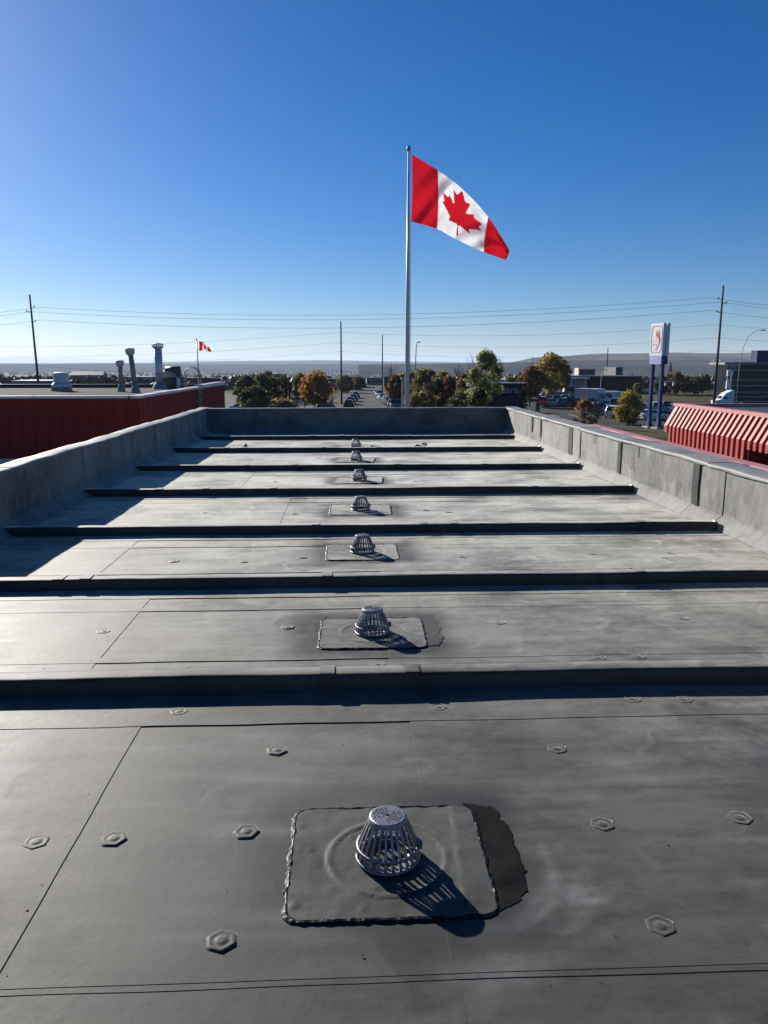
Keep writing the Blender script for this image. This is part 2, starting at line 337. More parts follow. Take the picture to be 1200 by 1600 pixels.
def membrane_sheet(name, x0, x1, y0, y1, lev, step, parent, m='membrane', wav=0.004, slope=0.0):
    nx = max(2, int((x1 - x0) / step)); ny = max(2, int((y1 - y0) / step)); b = MB(); st = []; du = []
    n = nx + 1
    for j in range(ny + 1):
        for i in range(nx + 1):
            x = x0 + (x1 - x0) * i / nx; y = y0 + (y1 - y0) * j / ny
            if i in (0, nx): x += fn(x, y, 3, 13) * wav
            if j in (0, ny): y += fn(x, y, 2.2, 23) * wav * 1.6
            b.v.append((x, y, undul(x, y) + lev)); st.append(stain(x, y)); du.append(dust_sunlit(x, y))
    for j in range(ny):
        for i in range(nx): b.f.append((j * n + i, j * n + i + 1, (j + 1) * n + i + 1, (j + 1) * n + i)); b.mi.append(0)
    rim = [i for i in range(nx + 1)] + [j * n + nx for j in range(1, ny + 1)] + [ny * n + i for i in range(nx - 1, -1, -1)] + [j * n for j in range(ny - 1, 0, -1)]
    o = len(b.v)
    for r in rim: x, y, z = b.v[r]; b.v += [(x, y, z), (x, y, z - 0.012)]; st += [st[r]] * 2; du += [0, 0]
    k = len(rim)
    for i in range(k): c = (i + 1) % k; b.f.append((o + 2 * c, o + 2 * i, o + 2 * i + 1, o + 2 * c + 1)); b.mi.append(0)
    ob = b.build(name, m, parent, attrs={'stain': st, 'dust_sunlit': du})
    ob.data.polygons.foreach_set('use_smooth', [True] * (nx * ny) + [False] * k)
    return ob
# deck body and outer walls
MB().box(XL - 0.3, XR + 0.36, YN, YF + 0.3, GZ + 0.05, -0.06).build('wall', 'wall', roof)
# sheets of every bay
bays = [(YN, CURB[0])] + [(CURB[i] + CURB_B, CURB[i + 1]) for i in range(len(CURB) - 1)] + [(CURB[-1] + CURB_B, YF)]
cuts = [(-0.9, 1.2), (-0.92, 0.255), (-1.35, 0.2), (-1.9, 0.22), (-0.7, 1.6), (-1.4, 1.1), (-0.4, 2.0), (-1.2, 0.8), (-0.5, 1.5)]
for i, (y0, y1) in enumerate(bays):
    st = 0.03 if i == 1 else 0.045 if i == 2 else 0.09
    c0, c1 = cuts[i]
    if i == 1:      # near bay: a cross lap about 1.7 m from the camera as well
        for (a, c, lev) in ((XL, c0, 0.0026), (c0, c1, 0.0), (c1, XR, 0.0026)):
            membrane_sheet('membrane_sheet', a, c, 1.70, y1, lev, st, roof)
        for (a, c, lev) in ((XL, 0.27, 0.0022), (0.27, XR, 0.0018)):
            membrane_sheet('membrane_sheet', a, c, y0, 1.70, lev, 0.06, roof)
        membrane_sheet('lap_strip', XL, XR, 1.695, 1.75, 0.0034, 0.03, roof, 'membrane', 0.005)
        membrane_sheet('lap_strip', XL, XR, 1.715, 1.728, 0.0044, 0.012, roof, 'membrane', 0.002)
    else:
        for (a, c, lev) in ((XL, c0, 0.0026), (c0, c1, 0.0), (c1, XR, 0.0026)):
            membrane_sheet('membrane_sheet', a, c, y0, y1, lev, st, roof)
    if i > 0:
        membrane_sheet('lap_strip', XL + 0.1, XR - 0.1, y0, y0 + 0.19 + 0.02 * fn(i, 2, 3), 0.0046, 0.045 if i < 3 else 0.09, roof, 'membrane', 0.006)
        if i > 1: membrane_sheet('lap_strip', XL + 0.1, XR - 0.1, y0 + 0.27, y0 + 0.34, 0.0040, 0.06, roof, 'membrane', 0.006)
    if i < len(bays) - 1:
        membrane_sheet('lap_strip', XL + 0.1, XR - 0.1, y1 - (0.33 if i == 1 else 0.21 + 0.03 * fn(i, 7, 2)), y1 + 0.005, 0.0046, 0.045 if i < 3 else 0.09, roof, 'membrane', 0.008)
        if i > 0: membrane_sheet('lap_strip', XL + 0.1, XR - 0.1, y1 - 0.48, y1 - 0.42 + 0.0, 0.0040, 0.06, roof, 'membrane', 0.006) if i > 1 else None
# curbs
for i, cy in enumerate(CURB):
    b = MB(); nx = 150 if i < 4 else 90
    prof = [(-0.012, -0.01), (0.0, 0.012), (0.002, 0.07), (0.006, 0.079), (0.016, 0.0855), (0.028, 0.0875), (0.06, 0.088), (0.1, 0.087), (0.118, 0.083), (0.13, 0.072), (0.138, 0.045), (0.142, 0.012), (0.16, -0.01)]
    xa, xb = XL + 0.03, XR - 0.11
    hs = 0.95 + 0.1 * random.random()
    for k in range(nx + 1):
        x = xa + (xb - xa) * k / nx
        wy = fn(x, i * 5, 1.3, 7) * 0.013 + fn(x, i * 5, 5, 8) * 0.002; wz = 1 + fn(x, i * 3, 0.9, 9) * 0.11 + fn(x, i * 4, 6, 4) * 0.025
        for (py, pz) in prof: b.v.append((x, cy + py + wy, pz * wz * hs))
    n = len(prof)
    for k in range(nx):
        for q in range(n - 1): b.f.append((k * n + q, (k + 1) * n + q, (k + 1) * n + q + 1, k * n + q + 1)); b.mi.append(0)
    b.f.append(tuple(range(n))); b.f.append(tuple(nx * n + q for q in range(n - 1, -1, -1))); b.mi += [0, 0]
    cb = b.build('curb', 'membrane', roof, smooth=True, attrs={'stain': [0.0] * len(b.v), 'dust_sunlit': [0.0] * len(b.v)})
    # welded joints across the curb's cover sheet
    for xj in [random.uniform(-2.6, 3.0) for _ in range(4)]:
        jb = MB(); pr = [(py - 0.004 if py < 0.05 else py + 0.004, pz + 0.004) for py, pz in prof[1:-1]]
        for xx in (xj, xj + 0.07):
            for (py, pz) in pr: jb.v.append((xx + pz * 0.2, cy + py + fn(xx, i * 5, 1.3, 7) * 0.013 + fn(xx, i * 5, 5, 8) * 0.002, pz * (1 + fn(xx, i * 3, 0.9, 9) * 0.11 + fn(xx, i * 4, 6, 4) * 0.025) * hs + 0.002))
        m_ = len(pr)
        for q in range(m_ - 1): jb.f.append((q, m_ + q, m_ + q + 1, q + 1)); jb.mi.append(0)
        jb.build('joint_strip', 'membrane', cb, attrs={'stain': [0.15] * len(jb.v), 'dust_sunlit': [0.0] * len(jb.v)})

# parapets
def parapet(side, seams, strips):
    par = empty('parapet', (0, 0, 0)); par.parent = roof
    sgn = 1 if side == 'R' else -1; X = XR if side == 'R' else XL
    th = 0.31 if side == 'R' else 0.22
    core = MB().box(min(X + sgn * 0.012, X + sgn * th), max(X + sgn * 0.012, X + sgn * th), YN, YF + 0.3, -0.06, PZ - 0.02).build('core', 'membrane_b', par)
    ys = [YN] + seams + [YF]
    for i in range(len(ys) - 1):
        y0, y1 = ys[i], ys[i + 1]; off = (i % 3) * 0.004 + 0.003
        b = MB(); ny = max(3, int((y1 - y0) / 0.12)); zs = [PZ - 0.012, PZ - 0.03, 0.5, 0.4, 0.3, 0.2, 0.135, 0.115, 0.10, 0.06, 0.02, 0.008]
        for j in range(ny + 1):
            for k, z in enumerate(zs):
                y = y0 + (y1 - y0) * j / ny
                e = fn(y0 * 3, z * 6, 1, 5) * 0.012 if j == 0 else fn(y1 * 3, z * 6, 1, 5) * 0.012 if j == ny else 0
                wob = fn(y * 1.5, z * 0.8, 1.2, 61 + i) * 0.012 + fn(y * 6, z * 1.2, 1.0, 67) * 0.004
                cant = 0.0 if z >= 0.115 else (0.115 - z) * 1.15 + 0.004
                # lap corner lifts
                x = X - sgn * (off + cant) + sgn * wob * (0.5 if z < 0.12 else 1.0)
                b.v.append((x, y + e, z + (fn(y * 2.5, 3, 1, 70 + i) * 0.006 if k < 2 else 0)))
        n = len(zs)
        for j in range(ny):
            for k in range(n - 1):
                f = (j * n + k, (j + 1) * n + k, (j + 1) * n + k + 1, j * n + k + 1)
                b.f.append(f if side == 'L' else f[::-1]); b.mi.append(0)
        # turned-in ends so that the lap has thickness
        for jj in (0, ny):
            for k in range(n - 1):
                o = len(b.v); v1 = b.v[jj * n + k]; v2 = b.v[jj * n + k + 1]
                b.v += [(v1[0] + sgn * 0.02, v1[1], v1[2]), (v2[0] + sgn * 0.02, v2[1], v2[2])]; b.f.append((jj * n + k, jj * n + k + 1, o + 1, o)); b.mi.append(0)
        b.build('flashing_panel', 'membrane_b', par, smooth=False, attrs={'stain': [max(0, fn(v[1] * 3.0, v[2] * 0.7, 1.2, 33) - 0.25) * 0.6 for v in b.v], 'dust_sunlit': [max(0.0, 0.5 * (0.14 - v[2]) / 0.14) for v in b.v]})  # paler towards the cant foot: sunlit brightness painted into the colour, not dust
        b_ = None
    for (y0, y1, z0) in strips:      # dark primer strips beside the laps
        b = MB(); zs = [PZ - 0.014 - k * (PZ - 0.014 - z0) / 6 for k in range(7)]
        for z in zs:
            e = fn(z * 5, y0, 1, 3) * 0.015
            b.v += [(X - sgn * 0.0225, y0 + e, z), (X - sgn * 0.0225, y1 + e * 0.5, z)]
        for k in range(6): b.f.append((2 * k, 2 * k + 1, 2 * k + 3, 2 * k + 2) if side == 'R' else (2 * k, 2 * k + 2, 2 * k + 3, 2 * k + 1)); b.mi.append(0)
        b.build('primer_strip', 'sealer_strip', par)
    # cap pieces
    yy = YN; k = 0
    while yy < YF + 0.3:
        y1 = min(yy + 1.5 + random.random() * 1.2, YF + 0.3); 
        if YF + 0.3 - y1 < 0.6: y1 = YF + 0.3
        b = MB(); ny = max(3, int((y1 - yy) / 0.1)); off = (k % 2) * 0.005
        cs = [(-0.026, PZ - 0.03), (-0.028, PZ - 0.006), (-0.016, PZ + 0.006), (0.02, PZ + 0.010), (th * 0.5, PZ + 0.012), (th - 0.02, PZ + 0.004), (th + 0.015, PZ - 0.01), (th + 0.02, PZ - 0.12)]
        for j in range(ny + 1):
            y = yy + (y1 - yy) * j / ny
            for q, (cx, cz) in enumerate(cs):
                wz = fn(y * 1.3, q * 0.3, 1.4, 81) * 0.010 + fn(y * 5, q, 1.0, 83) * 0.0035
                b.v.append((X + sgn * (cx + fn(y * 2, q * 0.4, 1.5, 86) * 0.008), y + (fn(q, yy, 2, 3) * 0.02 if j in (0, ny) else 0), cz + wz + off))
        n = len(cs)
        for j in range(ny):
            for q in range(n - 1):
                f = (j * n + q, (j + 1) * n + q, (j + 1) * n + q + 1, j * n + q + 1); b.f.append(f if side == 'L' else f[::-1]); b.mi.append(0)
        b.build('cap_piece', 'cap', par, smooth=True, attrs={'stain': [max(0, fn(v[0] * 3, v[1] * 3, 1, 44) - 0.3) for v in b.v], 'dust_sunlit': [0.0] * len(b.v)})
        yy = y1; k += 1
    return par
parapet('R', [1.0, 4.2, 6.4, 7.15, 7.8, 9.51, 10.1, 11.82, 12.45, 14.34, 15.04, 17.0], [(7.66, 7.80, 0.12), (9.98, 10.09, 0.13), (12.22, 12.44, 0.12), (14.3, 14.36, 0.2), (14.96, 15.05, 0.25), (11.1, 11.13, 0.42), (9.35, 9.37, 0.42)])
parapet('L', [1.0, 4.5, 7.25, 8.83, 9.35, 11.05, 11.4, 12.85, 13.4, 15.6, 16.2], [])
# far parapet
par = empty('parapet', (0, 0, 0)); par.parent = roof
MB().box(XL, XR, YF + 0.03, YF + 0.28, -0.06, PZ - 0.02).build('core', 'membrane_b', par)
for i, (a, c) in enumerate([(XL, -1.4), (-1.4, 0.9), (0.9, 2.2), (2.2, XR)]):
    b = MB(); nx = 14; zs = [PZ - 0.012, 0.4, 0.2, 0.115, 0.05, 0.008]
    for j in range(nx + 1):
        for k, z in enumerate(zs):
            x = a + (c - a) * j / nx; cant = 0 if z >= 0.115 else (0.115 - z) * 1.1
            b.v.append((x, YF + 0.01 - (i % 2) * 0.005 - cant + fn(x, z, 1.5, 8) * 0.008, z))
    n = len(zs)
    for j in range(nx):
        for k in range(n - 1): b.f.append((j * n + k, j * n + k + 1, (j + 1) * n + k + 1, (j + 1) * n + k)); b.mi.append(0)
    b.build('flashing_panel', 'membrane_b', par, attrs={'stain': [0.0] * len(b.v), 'dust_sunlit': [0.0] * len(b.v)})
    b = MB(); nx = 16; cs = [(-0.02, PZ - 0.03), (-0.02, PZ - 0.004), (0.0, PZ + 0.006), (0.15, PZ + 0.01), (0.3, PZ + 0.0), (0.305, PZ - 0.1)]
    for j in range(nx + 1):
        x = a + (c - a) * j / nx
        for (cy, cz) in cs: b.v.append((x, YF + cy, cz + fn(x, cy, 1.6, 18) * 0.008 + (i % 2) * 0.004))
    n = len(cs)
    for j in range(nx):
        for k in range(n - 1): b.f.append((j * n + k, (j + 1) * n + k, (j + 1) * n + k + 1, j * n + k + 1)); b.mi.append(0)
    b.build('cap_piece', 'cap', par, smooth=True, attrs={'stain': [0.0] * len(b.v), 'dust_sunlit': [0.0] * len(b.v)})

# fastener plates pressing through the sheet
b = MB(); hexr = [(0.044, -0.002), (0.039, 0.0022), (0.033, 0.0034), (0.027, 0.0016), (0.019, 0.0013), (0.0145, 0.0036), (0.007, 0.0046), (0.0001, 0.0042)]
for r, z in hexr:
    n6 = 24
    for k in range(n6):
        t = 2 * math.pi * k / n6; hx = r
        if r > 0.025: hx = r * (math.cos(math.pi / 6) / math.cos(((t + 1e-6) % (math.pi / 3)) - math.pi / 6)) * 1.08
        b.v.append((hx * math.cos(t), hx * math.sin(t), z))
for i in range(len(hexr) - 1):
    for k in range(24): b.f.append((i * 24 + k, i * 24 + (k + 1) % 24, (i + 1) * 24 + (k + 1) % 24, (i + 1) * 24 + k)); b.mi.append(0)
plates = [(57, 1316), (178, 1311), (385, 1300), (433, 1173), (346, 1471), (870, 1171), (941, 1288), (1156, 1279), (1032, 1448), (685, 1106), (988, 1094), (1068, 1095),
          (280, 1113), (162, 987), (450, 980), (246, 1049), (298, 1047), (590, 1039), (655, 1039), (780, 973), (1066, 966), (935, 1029), (998, 1027), (272, 877), (472, 871),
          (722, 870), (925, 866), (380, 878), (1046, 864), (320, 801), (460, 803), (700, 800), (835, 797), (900, 795), (665, 797), (430, 753), (650, 752), (760, 752)]
fp0 = None
for (px, py) in plates:
    g = G(px, py)
    loc = (g.x, g.y, undul(g.x, g.y) + (0.0032 if min(abs(g.y - q) for q in CURB) < 0.34 else 0.0022)); rz = random.random() * 3
    if fp0 is None:
        fp0 = b.build('fastener_plate', 'membrane', roof, smooth=True, attrs={'stain': [0.0] * len(b.v), 'dust_sunlit': [0.0] * len(b.v)}); fp0.location = loc; fp0.rotation_euler.z = rz
    else: share(fp0, 'fastener_plate', roof, loc, rz)

# ================================================================== ROOF DRAINS
def make_drain():
    d = empty('roof_drain')
    # patch
    hw, hh, rc = 0.305, 0.275, 0.045
    def rr(t, grow=0.0):      # rounded rectangle outline, t in 0..1
        pts = []
        for (cx, cy, a0) in ((hw - rc, hh - rc, 0), (-hw + rc, hh - rc, 90), (-hw + rc, -hh + rc, 180), (hw - rc, -hh + rc, 270)):
            for k in range(7): a = R(a0 + 15 * k); pts.append((cx + (rc + grow) * math.cos(a), cy + (rc + grow) * math.sin(a)))
        return pts
    b = MB(); nx, ny = 62, 56; n = nx + 1; st = []
    for j in range(ny + 1):
        for i in range(nx + 1):
            u = -1 + 2 * i / nx; v = -1 + 2 * j / ny
            x, y = u * hw, v * hh
            # pull the corners in
            ex, ey = abs(x) - (hw - rc), abs(y) - (hh - rc)
            if ex > 0 and ey > 0:
                mlen = max(ex, ey); l = math.hypot(ex, ey); k = mlen / l
                x = math.copysign(hw - rc + ex * k, x); y = math.copysign(hh - rc + ey * k, y)
            r = math.hypot(x, y)
            z = 0.0068 + 0.006 * math.exp(-((r - 0.187) / 0.006) ** 2) - 0.004 * max(0, 1 - r / 0.185) + fn(x, y, 16, 3) * 0.0016 + max(0, fn(x, y, 30, 7) - 0.35) * 0.006
            z += 0.0025 * math.exp(-((x - 0.225 - y * 0.05) / 0.004) ** 2) + (0.0025 if x > 0.225 + y * 0.05 else 0)
            b.v.append((x, y, z)); st.append(max(0, fn(x, y, 6, 40) - 0.15) * 0.6)
    for j in range(ny):
        for i in range(nx): b.f.append((j * n + i, j * n + i + 1, (j + 1) * n + i + 1, (j + 1) * n + i)); b.mi.append(0)
    pt = b.build('flashing_patch', 'patch', d, smooth=True, attrs={'stain': st, 'dust_sunlit': [0.0] * len(b.v)})
    # sealant bead round the edge
    base = rr(0, 0.004); pts = []
    for i in range(len(base)):
        a, c = Vector(base[i]), Vector(base[(i + 1) % len(base)]); m_ = max(1, int((c - a).length / 0.008))
        pts += [a.lerp(c, k / m_) for k in range(m_)]
    b = MB(); N = len(pts); sec = [(-1, 0.0), (-0.7, 0.7), (-0.1, 1.0), (0.5, 0.75), (1, 0.0)]
    for i, p in enumerate(pts):
        t = (pts[(i + 1) % N] - pts[i - 1]).normalized(); nrm = Vector((t.y, -t.x))
        rr_ = 0.0085 + 0.004 * fn(p.x, p.y, 22, 3) + 0.004 * fn(p.x, p.y, 60, 8) + (0.007 * max(0, fn(p.x, p.y, 9, 5)) if p.x > 0.25 else 0)
        for (s, h) in sec:
            q = p + nrm * (s * rr_ * (1.15 if s > 0 else 1)) + nrm * 0.004 * fn(p.x, p.y, 35, 12)
            b.v.append((q.x, q.y, 0.003 + h * (0.0055 + 0.003 * fn(q.x, q.y, 50, 2))))
    n = len(sec)
    for i in range(N):
        for k in range(n - 1): b.f.append((i * n + k, i * n + k + 1, ((i + 1) % N) * n + k + 1, ((i + 1) % N) * n + k)); b.mi.append(0)
    b.build('sealant_bead', 'sealant', pt, smooth=False)
    # strainer
    b = MB()
    b.lathe([(0.092, 0.010), (0.1025, 0.010), (0.1035, 0.015), (0.101, 0.020), (0.092, 0.018), (0.092, 0.010)], 48)
    base_o = b.build('base_ring', 'cast', d, smooth=True)
    b = MB(); b.lathe([(0.093, 0.050), (0.1, 0.049), (0.1005, 0.057), (0.094, 0.059), (0.093, 0.05)], 48)
    b.build('middle_ring', 'cast', d, smooth=True)
    prof = [(0.1005, 0.018), (0.1015, 0.03), (0.0975, 0.054), (0.087, 0.085), (0.0745, 0.115), (0.0615, 0.142), (0.055, 0.153)]
    nr = 26; b = MB()
    for k in range(nr):
        a = 2 * math.pi * k / nr; ca, sa = math.cos(a), math.sin(a); o = len(b.v)
        for i, (r, z) in enumerate(prof):
            w_ = 0.0046 * (1.05 if i < 3 else 1.0 - 0.05 * i); th = 0.0055
            for (rr2, ww) in ((r, -w_), (r, w_), (r - th, w_ * 0.8), (r - th, -w_ * 0.8)):
                b.v.append((rr2 * ca - ww * sa, rr2 * sa + ww * ca, z))
        for i in range(len(prof) - 1):
            for q in range(4): b.f.append((o + i * 4 + q, o + i * 4 + (q + 1) % 4, o + (i + 1) * 4 + (q + 1) % 4, o + (i + 1) * 4 + q)); b.mi.append(0)
    b.build('ribs', 'cast', d)
    b = MB(); b.lathe([(0.049, 0.141), (0.062, 0.141), (0.0615, 0.149), (0.058, 0.156), (0.054, 0.158), (0.006, 0.158), (0.006, 0.148), (0.0001, 0.147)], 48)
    cap = b.build('top_cap', 'cast', d, smooth=False)
    b = MB(); rnd = random.Random(4)
    for row in range(-4, 5):
        if row == 0: continue
        half = math.sqrt(max(0, 0.047 ** 2 - (row * 0.0105) ** 2)) * 0.85; x = -half
        if row in (-1, 1): x = -half * 0.7; half *= 0.7
        while x < half:
            l = rnd.uniform(0.0025, 0.0045); y = row * 0.0105
            if rnd.random() < 0.85:
                b.box(x, x + 0.0012, y - 0.0025, y + 0.0025, 0.1575, 0.1592); b.box(x, x + l, y + rnd.choice((-0.0025, 0, 0.0015)), y + 0.0032, 0.1575, 0.1590)
            x += l + 0.002
    b.xf(Matrix.Rotation(R(62), 4, 'Z')).build('embossed_marks', 'cast', cap)
    # cast lugs and the dark bowl below
    b = MB()
    lug = MB()
    for a in (R(-4),):
        t = MB().bevbox(0.094, 0.110, -0.012, 0.012, 0.045, 0.072, 0.003).xf(Matrix.Rotation(a, 4, 'Z')); lug.add(t.v, t.f)
    lug.build('lug', 'cast', d)
    MB().lathe([(0.089, 0.0145), (0.06, 0.0125), (0.055, -0.1), (0.0001, -0.1)], 32).build('bowl', 'darkmetal', d, smooth=True)
    return d
places = ['nearest to the camera, black smear beside its patch', 'second from the camera, dark stains beside its patch', 'third from the camera, just before the third curb shadow',
          'fourth from the camera, between the third and fourth curbs', 'fifth from the camera in the row', 'sixth from the camera, small in the row', 'seventh from the camera, last one in sunlight', 'farthest in the row, in the shade of the far parapet']
d0 = make_drain()
for i, y in enumerate(DRAINS):
    d = d0 if i == 0 else copy_tree(d0)
    d.scale.z = 0.97; d.location = (DRX + (0.015 * math.sin(i * 2.1) if i else 0), y, 0.0); d.rotation_euler.z = 0.0 if i == 0 else R(random.uniform(-2, 2))
    if i:
        for ch in d.children:
            if ch.name.startswith('flashing_patch'): ch.scale = (random.uniform(0.96, 1.12), random.uniform(0.9, 1.06), 1); ch.rotation_euler.z = R(random.uniform(-2.5, 2.5))
        d.rotation_euler = (R(random.uniform(-0.6, 0.6)), R(random.uniform(-0.6, 0.6)), R(random.uniform(-2, 2)))
    tag(d, 'cast metal dome roof drain, ' + places[i], 'roof drain', 'roof drains in a row along the roof')
def smear(pts, name, parent, m='smear', lev=0.0048, seed=1):
    """irregular thin film: outline subdivided and roughened, with thickness"""
    out = []
    for i in range(len(pts)):
        a, c = Vector(pts[i]), Vector(pts[(i + 1) % len(pts)])
        for k in range(9):
            p = a.lerp(c, k / 9); out.append((p.x + fn(p.x, p.y, 18, seed) * 0.02 + fn(p.x, p.y, 60, seed) * 0.012, p.y + fn(p.x, p.y, 18, seed + 4) * 0.02 + fn(p.x, p.y, 70, seed + 2) * 0.01))
    b = MB(); b.prism(out, 0.003, lev); return b.build(name, m, parent)
sm = [G(x, y).xy for x, y in ((722, 1256), (768, 1262), (796, 1302), (812, 1345), (822, 1392), (806, 1416), (776, 1428), (752, 1370), (734, 1310))]
smear([(p.x - DRX, p.y - DRAINS[0]) for p in sm], 'adhesive_smear', d0)
d2 = [o for o in C.objects if o.name == 'roof_drain.001'][0]
sm = [G(x, y).xy for x, y in ((654, 962), (676, 963), (688, 985), (692, 1002), (684, 1010), (664, 1010))]
smear([(p.x - d2.location.x, p.y - DRAINS[1]) for p in sm], 'adhesive_smear', d2, 'sealer_strip', seed=6)
sm = [G(x, y).xy for x, y in ((497, 966), (508, 964), (506, 990), (506, 1014), (492, 1012), (494, 985))]
smear([(p.x - d2.location.x, p.y - DRAINS[1]) for p in sm], 'adhesive_smear', d2, 'sealer_strip', seed=9)
# grit blown over the near bays
gr = MB(); rg = random.Random(77)
for _ in range(300):
    x, y = rg.uniform(-2.2, 2.6), 1.3 + 4.6 * rg.random() ** 1.3
    if any(0 < y - q < 0.17 for q in CURB) or (abs(x - DRX) < 0.3 and any(abs(y - q) < 0.28 for q in DRAINS)): continue
    sz = 0.0012 + 0.0042 * rg.random() ** 3; z = undul(x, y) + 0.003
    pv_ = [Vector((rg.gauss(0, 1), rg.gauss(0, 1), rg.gauss(0, 0.6))).normalized() * sz for _k in range(5)]
    gr.add([(x + q.x, y + q.y, z + abs(q.z)) for q in pv_], [(0, 1, 2), (0, 2, 3), (0, 3, 4), (1, 2, 4), (1, 3, 4), (2, 3, 4)])
go = gr.build('roof_grit', 'gravel'); go['kind'] = 'stuff'; go['label'] = 'tiny dark grit scattered over the near roof membrane'; go['category'] = 'grit'
# scraps of loose tape on the far bay
def scrap(pxs, label, m):
    p = [G(x, y) for x, y in pxs]; b = MB()
    b.tube([(q.x, q.y, 0.02 + 0.01 * math.sin(i * 2)) for i, q in enumerate(p)], [0.008, 0.02, 0.012][:len(p)] if len(p) == 3 else 0.015, 6)
    tag(b.build('membrane_scrap', m), label, 'scrap')
scrap([(648, 699), (652, 698), (656, 697)], 'small dark curled offcut lying flat on the far part of the roof', 'sealer_strip')
scrap([(658, 697), (662, 695), (665, 693)], 'dark twisted offcut beside a smaller one on the far part of the roof', 'sealer_strip')
scrap([(378, 701), (382, 698), (384, 694)], 'pale curled offcut at the edge of the left parapet shadow', 'cap')

# ================================================================== RED BUILDING ON THE LEFT
lb = empty('red_clad_building', (-6.4, 24, GZ)); tag(lb, 'low building with dark red metal cladding and gravel roof, left of the membrane roof', 'building')
def LP(o): o.parent = lb; o.matrix_parent_inverse = Matrix.Translation((6.4, -24, -GZ)); return o
XW, Y0, Y1, YS = -6.42, 24.0, 40.5, 33.0          # side wall, front wall, back, step in the coping
zt = 0.60
LP(MB().box(-26, XW - 0.06, Y0 + 0.06, Y1, GZ + 0.02, zt - 0.28).build('wall', 'red'))
LP(MB().box(-26, XW - 0.3, Y0 + 0.3, Y1 - 0.3, zt - 0.26, zt - 0.2).build('roof_deck', 'gravel'))
LP(MB().box(-26, XW - 0.06, Y1 - 0.3, Y1, zt - 0.27, zt - 0.02).box(-26, XW - 0.3, Y0 + 0.06, Y0 + 0.3, zt - 0.27, zt - 0.01).box(XW - 0.3, XW - 0.06, Y0 + 0.06, Y1, zt - 0.272, zt - 0.011).build('roof_upstand', 'darkmetal'))
LP(MB().box(-26, XL - 0.4, 8.0, Y0 - 0.06, -1.6, -1.28).build('lower_roof', 'membrane_b'))
pw = 0.40
def clad(z0, z1):
    b = MB(); b.bevbox(0, pw - 0.03, -0.5, 0.5, 0, 0.035, 0.012)     # x along the wall, y up (scaled), z out of the wall
    return b
def panel_mesh(h):
    b = MB(); prof = [(0, 0), (0.012, 0.03), (0.05, 0.03), (0.062, 0.008), (pw - 0.05, 0.012), (pw - 0.012, 0.008), (pw - 0.006, 0.0)]
    for z in (0, h):
        for (x, o) in prof: b.v.append((x, -o, z))
    n = len(prof)
    for i in range(n - 1): b.f.append((i, i + 1, n + i + 1, n + i)); b.mi.append(0)
    b.f.append(tuple(n + i for i in range(n))); b.mi.append(0); return b
pm = panel_mesh(zt - 0.05 - (-1.27)); p0 = None; x = XW - pw
while x > -25.5:
    if p0 is None: p0 = pm.build('panel', 'red'); o = p0
    else: o = bpy.data.objects.new('panel', p0.data); C.objects.link(o)
    LP(o); o.location = (x, Y0 + 0.03, -1.27); x -= pw
pm = panel_mesh(zt - 0.05 - (GZ + 0.1)); p0 = None; y = Y0 + 0.06
while y < Y1 - pw:
    if p0 is None: p0 = pm.build('panel', 'red'); o = p0
    else: o = bpy.data.objects.new('panel', p0.data); C.objects.link(o)
    LP(o); o.location = (XW - 0.03, y, GZ + 0.1); o.rotation_euler.z = R(90)
    if y > YS: o.scale.z = 1.012
    y += pw
x = XW - 0.25
while x > -26:
    LP(MB().bevbox(x - 2.97, x, Y0 - 0.03, Y0 + 0.32, zt - 0.055, zt + 0.02, 0.012).build('coping', 'white_cop')); x -= 3.0
y = Y0 - 0.03; k = 0
while y < Y1:
    y2 = min(y + 2.6, Y1); up = 0.07 if y > YS - 1 else 0.0
    LP(MB().bevbox(XW - 0.33, XW + 0.035, y, y2 - 0.04, zt - 0.055, zt + 0.022 + up + 0.012 * (k % 2), 0.012).build('coping', 'white_cop')); y = y2; k += 1
DZ = zt - 0.2
def stand(px, py): return G(px, py, DZ)
# vent pipes
def vent(px, pyb, pyt, rad, label, cap, m, lean=0.0):
    g = stand(px, pyb); h = zat(pyt, g.y, px) - DZ; t = empty('vent_pipe', (g.x, g.y, DZ)); tag(t, label, 'vent pipe', 'vent pipes on the red building')
    MB().lathe([(rad * 1.9, 0), (rad * 1.7, 0.12), (rad * 1.15, 0.3), (rad * 1.05, 0.32)], 20).build('flashing_boot', 'galv_old', t, smooth=True)
    b = MB(); b.tube([(0, 0, 0.02), (lean * 0.4, 0, h * 0.45), (lean, 0, h - 0.1)], rad, 20); b.build('pipe', m, t, smooth=True)
    for zz in (0.35, 0.7):
        MB().tube([(lean * zz * 0.9, 0, h * zz), (lean * zz * 0.9, 0, h * zz + 0.03)], rad * 1.08, 20).build('band', 'galv_old', t)
    if cap == 'cone':
        MB().lathe([(rad * 0.9, h - 0.3), (rad * 1.75, h - 0.2), (rad * 1.8, h - 0.02), (rad * 1.5, h), (0.001, h)], 20, (lean, 0, 0)).build('cap', 'beige_metal', t, smooth=False)
    else:
        c = MB(); c.lathe([(rad * 0.98, h - 0.16), (rad * 1.45, h - 0.12), (rad * 1.45, h - 0.05), (rad * 1.0, h - 0.03)], 20)
        for k in range(8):
            a = k * math.pi / 4; c.tube([(rad * 1.05 * math.cos(a), rad * 1.05 * math.sin(a), h - 0.12), (rad * 1.25 * math.cos(a), rad * 1.25 * math.sin(a), h + 0.02)], 0.012, 4)
        c.lathe([(rad * 1.6, h + 0.0), (rad * 1.62, h + 0.03), (rad * 0.5, h + 0.1), (0.001, h + 0.11)], 20); c.build('rain_cap', 'galv', t)
    return t
